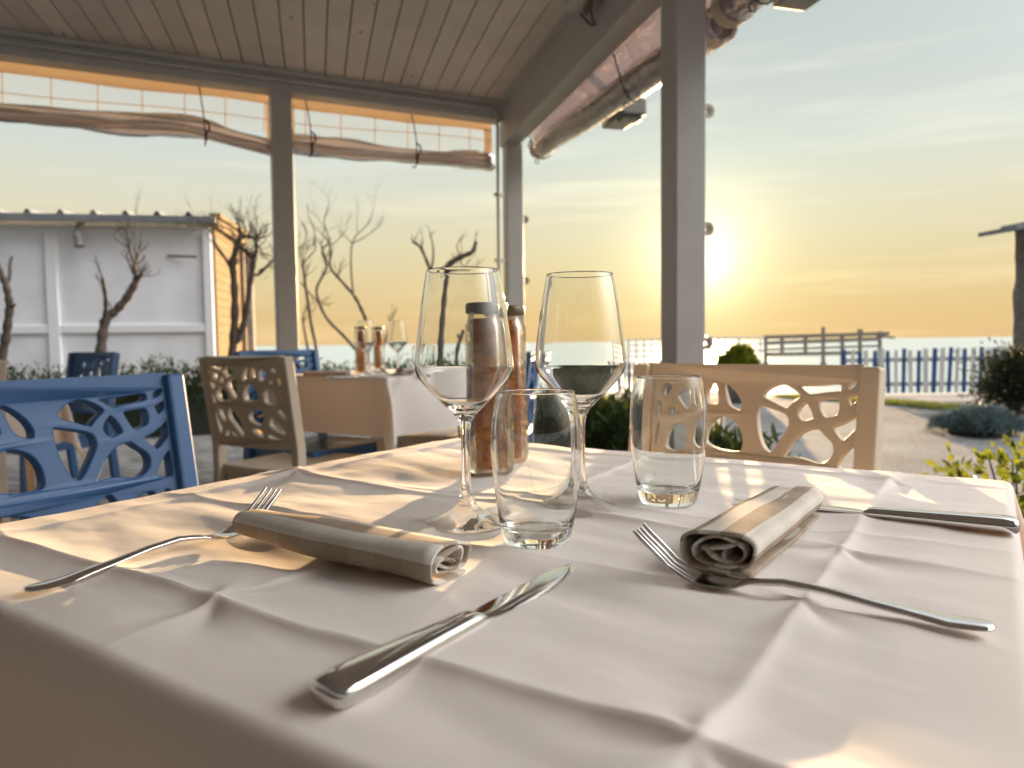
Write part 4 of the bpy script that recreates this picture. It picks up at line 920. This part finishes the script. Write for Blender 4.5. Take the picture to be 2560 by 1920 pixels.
# bare winter trees: limbs are photo-pixel polylines unprojected at the tree's own distance
def bare_tree(Y, limbs, conv, label, seed, twigs=0, tw=.20, depth=.35):
    rg = random.Random(seed); b = MB(); tips = []; root = None
    for pts, r0_, r1_ in limbs:
        off = (rg.random()-.5)*depth; k = len(pts); W_ = []
        for i, p in enumerate(pts):
            q = at(*conv(*p), Y+off*i/(k-1)); W_.append(q)
        if root is None:
            root = Vector((W_[0].x, W_[0].y, gz(W_[0].x, W_[0].y))); W_[0:0] = [root+Vector((0, 0, -.03))]; 
        W2 = smoothpts(W_, 2, False); k = len(W2)
        rad = [(r0_+(r1_-r0_)*i/(k-1))*(1+.16*math.sin(i*1.9+seed)*(1 if r0_ > .02 else .4)) for i in range(k)]
        b.tube(W2, rad, 8 if r0_ > .02 else 6); tips += [(Vector(W2[-1]), (Vector(W2[-1])-Vector(W2[-3])).normalized(), r1_), (Vector(W2[int(k*.7)]), (Vector(W2[int(k*.7)+1])-Vector(W2[int(k*.7)])).normalized(), r1_)]
        if r0_ > .02: tips.append((Vector(W2[int(k*.55)]), Vector((rg.random()-.5, .2, .6)).normalized(), r1_))
    tk = b
    o = empty('bare_tree', root, 0, label, 'tree', 'bare winter trees behind the hedge'); child(tk, 'trunk', M_bark, o, smooth=60)
    if twigs:
        c = MB()
        def grow(p, d, L, r, lev):
            pts = [p]; q = p
            for i in range(4):
                d = (d+Vector((rg.uniform(-.5, .5), rg.uniform(-.4, .4), rg.uniform(-.25, .45)))*.6).normalized(); q = q+d*L/4; pts.append(q)
                if lev and rg.random() < .5: grow(q, (d+Vector((rg.uniform(-1, 1), rg.uniform(-.6, .6), rg.uniform(-.2, .8)))*.9).normalized(), L*.6, r*.65, lev-1)
            c.tube(pts, [r*(1-.6*i/4) for i in range(5)], 5, False)
        for p, d, r in tips:
            for _ in range(twigs): grow(p, (d+Vector((rg.uniform(-.8, .8), rg.uniform(-.5, .5), rg.uniform(-.3, .7)))*.8).normalized(), tw*rg.uniform(.6, 1.3), min(r*.6, .007), 2)
        child(c, 'crown', M_bark, o, smooth=60)
    return o
cz = lambda x, y: (x*.3014, 500+y*.3014); ck = lambda x, y: (480+x*.3707, 500+y*.3707)
bare_tree(7.6, [([(0, 1320), (45, 1180), (62, 1040), (82, 900), (70, 790), (45, 690), (0, 590), (-30, 520)], .050, .026), ([(62, 690), (85, 620), (80, 530), (100, 468)], .020, .013), ([(85, 890), (118, 868)], .03, .018)], cz, 'bare trunk cut by the left edge, with one upright shoot', 1, 0)
bare_tree(7.7, [([(830, 1290), (850, 1120), (872, 990), (900, 965), (965, 915), (1045, 825), (1110, 720), (1140, 640)], .058, .036), ([(868, 985), (880, 880), (872, 770), (848, 640)], .026, .016), ([(1140, 650), (1112, 580), (1128, 520), (1138, 465)], .028, .016), ([(1108, 610), (1085, 560), (1063, 495)], .016, .010), ([(1120, 590), (1102, 490), (1075, 420), (1068, 360)], .018, .010), ([(1065, 390), (1020, 370), (962, 325), (935, 275), (995, 245)], .009, .004), ([(1070, 370), (1110, 310), (1122, 210), (1133, 40)], .008, .002), ([(1100, 430), (1137, 350), (1112, 285)], .007, .003), ([(1078, 330), (1045, 285)], .007, .003), ([(1140, 640), (1165, 632)], .034, .02)], cz, 'bare forked tree in front of the white shed panel', 2, 2, .14)
bare_tree(7.9, [([(268, 1080), (285, 900), (292, 700), (282, 520), (272, 420), (292, 340), (330, 250), (318, 185)], .058, .022), ([(300, 960), (345, 860), (372, 740), (388, 600), (405, 480), (422, 400), (362, 340), (300, 300)], .040, .022), ([(405, 500), (450, 510), (520, 430), (575, 385), (640, 350)], .020, .008), ([(450, 480), (520, 440), (585, 480)], .010, .004), ([(262, 460), (210, 370), (150, 285), (120, 190), (60, 195)], .018, .006), ([(265, 430), (190, 360), (150, 310)], .012, .005), ([(330, 255), (385, 240), (432, 262), (430, 325)], .024, .012), ([(345, 240), (365, 190), (338, 140)], .016, .006), ([(292, 240), (250, 190), (190, 180)], .014, .005), ([(380, 250), (400, 170), (420, 120)], .010, .003), ([(420, 260), (520, 250), (555, 180)], .010, .003), ([(520, 290), (552, 350), (545, 400)], .007, .003), ([(422, 400), (440, 330), (425, 270)], .022, .014)], ck, 'dense bare tree in front of the lit yellow end wall of the shed', 3, 3, .20)
bare_tree(8.1, [([(845, 1010), (805, 850), (785, 700), (765, 580), (755, 480), (745, 430)], .020, .014), ([(748, 430), (800, 370), (840, 330), (825, 260)], .009, .004), ([(735, 555), (770, 600), (835, 675)], .009, .008), ([(1105, 1010), (1020, 910), (910, 810), (850, 680), (835, 600), (870, 530), (912, 460), (905, 400)], .020, .012), ([(905, 420), (868, 330), (920, 300), (925, 250), (885, 150), (910, 70), (925, 10)], .013, .003), ([(1175, 810), (1140, 730), (1100, 650), (1020, 560), (920, 450), (940, 370), (930, 310)], .022, .010), ([(1088, 645), (1070, 450), (1075, 290), (1115, 225), (1190, 170), (1222, 65)], .012, .003), ([(1078, 290), (1035, 245)], .006, .003), ([(1085, 290), (1150, 260), (1235, 200)], .007, .003), ([(1112, 220), (1112, 80)], .005, .002), ([(782, 1010), (760, 890), (745, 790)], .016, .008), ([(740, 150), (770, 200), (770, 270), (725, 345)], .009, .005), ([(928, 300), (965, 290), (1010, 235)], .006, .003), ([(900, 200), (850, 120)], .005, .002), ([(925, 200), (990, 175)], .004, .002), ([(780, 30), (785, 120), (830, 200), (825, 290)], .003, .006), ([(1290, 1010), (1310, 920), (1338, 830)], .014, .008)], ck, 'thin many stemmed bare shrub right of the first post, against the sunset', 4, 2, .17)
bare_tree(8.3, [([(1635, 1060), (1640, 900), (1655, 720), (1668, 560), (1690, 480), (1760, 410), (1840, 372), (1898, 352), (1915, 280)], .060, .020), ([(1620, 510), (1580, 400), (1540, 310), (1490, 282)], .022, .014), ([(1612, 490), (1630, 380), (1625, 290), (1600, 215)], .016, .006), ([(1805, 380), (1780, 300), (1825, 250)], .010, .004), ([(1700, 480), (1780, 465), (1882, 472)], .024, .008), ([(1805, 400), (1830, 462), (1880, 400)], .010, .005), ([(1700, 470), (1740, 430), (1770, 405)], .034, .028), ([(1540, 320), (1560, 290), (1555, 250)], .008, .003)], ck, 'stout bare tree with bent limb behind the near wine glass', 5, 1, .12)
bare_tree(8.2, [([(1768, 1050), (1800, 950), (1832, 880)], .030, .026), ([(1800, 930), (1780, 905)], .022, .014)], ck, 'short bare stump leaning beside the nearer jar', 6, 0)

# ------------------------------------------------------------------ shed
sh = empty('shed', (-3.85, 9.3, 0), 0, 'white panelled shed with dark corrugated roof and sunlit yellow end wall', 'shed')
SB = Vector((-3.85, 9.3, 0)); SX = -dirv(80); SY = dirv(-10)      # along the front to the left, and back along the end wall
def Sp(a, o, z): p = SB+SX*a+SY*o; return Vector((p.x, p.y, z))
b = MB(); b.bar(Sp(0, .06, 1.22), Sp(8, .06, 1.22), .10, 2.44); child(b, 'front_panel', M_shed, sh)
for a, w in ((.04, .10), (1.87, .13), (3.7, .13)):
    b = MB(); b.bar(Sp(a-w/2, -.004, 1.2), Sp(a+w/2, -.004, 1.2), .05, 2.4); child(b, 'batten', M_shedtrim, sh, bevel=.006)
b = MB(); b.bar(Sp(.0, -.002, 1.155), Sp(8, -.002, 1.155), .04, .10); b.bar(Sp(0, -.002, 2.38), Sp(8, -.002, 2.38), .03, .07); child(b, 'rail', M_shedtrim, sh, bevel=.006)
b = MB()
for k in range(21):
    z0 = .06+k*.115; b.bar(Sp(-.02, .10, z0+.057), Sp(-.02, 1.20, z0+.057), .03, .112)
child(b, 'end_wall', M_siding, sh, bevel=.004)
b = MB(); b.bar(Sp(-.018, 1.20, 1.24), Sp(-.018, 1.72, 1.24), .03, 2.48); child(b, 'door', M_siding, sh)
b = MB(); b.bar(Sp(-.05, 1.78, 1.2), Sp(-.05, 1.86, 1.2), .06, 2.4); child(b, 'door_frame', M_brownwood, sh)
b = MB(); b.bar(Sp(-.06, 2.12, 1.2), Sp(-.06, 2.30, 1.2), .14, 2.4); child(b, 'corner_post', M_oldwood, sh)
b = MB(); b.bar(Sp(-.05, .03, 2.50), Sp(-.05, 2.1, 2.54), .10, .12); b.bar(Sp(-.06, .03, 2.60), Sp(-.06, 2.1, 2.66), .14, .06); child(b, 'verge_board', M_siding, sh)
b = MB(); rows = []
pr = []; a = -.12
while a < 8: pr += [(a, 0), (a+.27, 0), (a+.30, .052), (a+.335, .052)]; a += .365
P = np.array([[tuple(Sp(x, o, z+h)) for x, h in pr] for o, z in ((-.22, 2.545), (-.2, 2.548), (3.0, 2.72))]); b.grid(P); child(b, 'roof', M_roof, sh)
b = MB(); b.bar(Sp(-.12, -.20, 2.505), Sp(8, -.20, 2.505), .04, .085); child(b, 'fascia', M_roof, sh, bevel=.005)
lq = Sp(1.50, -.12, 2.32); b = MB(); b.tube([lq+Vector((0, .0, .14)), lq+Vector((0, 0, .06)), lq+Vector((.0, -.02, -.02)), lq+Vector((.03, -.04, -.16))], [.02, .035, .05, .055], 10); b.bar(lq+Vector((0, 0, .12)), lq+Vector((0, .12, .15)), .03, .03); child(b, 'outside_lamp', M_oldwood, sh, smooth=50)
q = at(376, 622, 9.25); b = MB(); b.tube([q, q+Vector((0, .09, 0))], .035, 10); child(b, 'vent', M_grey, sh, smooth=50)
b = MB(); b.bar(at(418, 640, 9.20), at(492, 642, 9.16), .01, .03); child(b, 'cable_clip', M_grey, sh)

# ------------------------------------------------------------------ fences, railing, frame, pole
def picket_fence(p, q, step, w, h, label, seed):
    rg = random.Random(seed); p, q = Vector((*p, 0)), Vector((*q, 0)); d = (q-p); Ln = d.length; d.normalize(); nn = Vector((-d.y, d.x, 0)); n = min(int(Ln/step), 100)
    t = empty('picket_fence', p.lerp(q, .5), 0, label, 'fence', 'blue and white picket fences')
    for z in (.18, h*.78):
        b = MB(); a, c = p+nn*.03, q+nn*.03; b.bar((a.x, a.y, gz(a.x, a.y)+z), (c.x, c.y, gz(c.x, c.y)+z), .03, .075); child(b, 'rail', M_white, t)
    for i in range(n+1):
        c = p+d*(i*step); g0 = gz(c.x, c.y); blue = (i % 3 == 0) if seed == 1 else (i % 2 == 0)
        ww = w*rg.uniform(.8, 1.15); hh = h*rg.uniform(.96, 1.03); ti = rg.uniform(-.012, .012)
        b = MB(); b.loft([[c+d*(x*ww/2+ti*z*3)+nn*y*.011+Vector((0, 0, g0+z)) for x, y in ((-1, -1), (1, -1), (1, 1), (-1, 1))] for z in (.03, hh*.95, hh)]); child(b, 'picket', M_fblue if blue else M_white, t)
    return t
picket_fence((5.55, 11.95), (10.2, 11.05), .113, .062, .745, 'near blue and white picket fence in front of the sea, left of the grey pole', 2)
picket_fence((2.55, 17.0), (7.35, 15.4), .118, .07, .76, 'farther blue and white picket fence behind the dove chair and the big post', 2)
def grid_frame(pts_px, Y, M, name, label, cat, th, vth=None):
    "rails and uprights given as photo-pixel segments at one distance, on piles down to the water"
    t = None
    for kind, a, c in pts_px:
        A, C_ = at(*a, Y), at(*c, Y)
        if t is None: t = empty(name, (A.x, A.y, -2.4), 0, label, cat)
        b = MB(); r = {'rail': th, 'upright': vth or th*1.2, 'board': th*1.8, 'pile': th*2.0}[kind]
        b.bar(A, C_, r, r, (0, 0, 1) if abs((C_-A).z) < abs((C_-A).x) else (0, 1, 0)); child(b, kind, M, t)
    return t
cf = lambda x, y: (1550+x*.3165, 780+y*.3165)
seg = [('rail', cf(65, 222), cf(310, 218)), ('rail', cf(65, 262), cf(310, 260)), ('rail', cf(65, 308), cf(310, 304)), ('rail', cf(65, 352), cf(310, 350)), ('upright', cf(65, 210), cf(65, 400))]+[('rail', cf(x, 222), cf(x, 380)) for x in (128, 190, 250, 306)]
seg += [('rail', cf(300, 217), cf(1145, 196)), ('rail', cf(300, 258), cf(1145, 250)), ('rail', cf(300, 302), cf(900, 300)), ('rail', cf(300, 346), cf(900, 344)), ('board', cf(780, 306), cf(1145, 306)), ('upright', cf(940, 200), cf(940, 420)), ('upright', cf(780, 206), cf(780, 420))]+[('rail', cf(x, 206), cf(x, 400)) for x in (420, 520, 620, 700, 830, 1110)]
seg += [('pile', cf(x, 380), cf(x, 560)) for x in (65, 420, 780, 1110)]
grid_frame(seg, 27.0, M_white, 'lattice_railing', 'white lattice railing over the water, on both sides of the big post', 'railing', .055, .10)
seg = [('board', cf(1145, 200), cf(2120, 170)), ('board', cf(1145, 246), cf(2060, 212)), ('rail', cf(1150, 298), cf(2040, 268)), ('board', cf(1150, 336), cf(1870, 322)), ('rail', cf(2030, 190), cf(2168, 204)), ('upright', cf(1150, 192), cf(1150, 420)), ('upright', cf(1280, 196), cf(1280, 345)), ('upright', cf(1465, 190), cf(1465, 340)), ('upright', cf(1605, 118), cf(1605, 420)), ('upright', cf(1755, 185), cf(1755, 440)), ('upright', cf(1895, 142), cf(1895, 420)), ('upright', cf(2052, 152), cf(2052, 420)), ('board', cf(1880, 150), cf(1912, 150))]
seg += [('pile', cf(x, 400), cf(x, 560)) for x in (1150, 1605, 2052)]
grid_frame(seg, 24.0, M_oldwood, 'timber_stand', 'grey weathered timber frame standing by the water, behind the farther picket fence', 'timber frame', .07, .09)
pp = at(2551, 900, 8.6); g0 = gz(pp.x, 8.6); pt = at(2551, 575, 8.6)
t = empty('wooden_pole', (pp.x, 8.6, g0), 0, 'thick grey weathered pole with a metal sheet on top, at the right edge', 'pole')
b = MB(); k = 14; b.tube([(pp.x+.012*math.sin(i*1.3), 8.6, g0+(pt.z-g0)*i/k) for i in range(k+1)], [.098+.008*math.sin(i*2.3)-.012*i/k for i in range(k+1)], 14); child(b, 'post', M_oldwood, t, smooth=60)
A, C_ = at(2491, 579, 8.45), at(2680, 548, 8.6); b = MB(); b.bar(A, C_, .55, .05); b.bar(A+(C_-A)*.28+Vector((0, 0, .035)), C_+Vector((0, 0, .045)), .50, .045); child(b, 'roof_sheet', M_roof, t, bevel=.006)
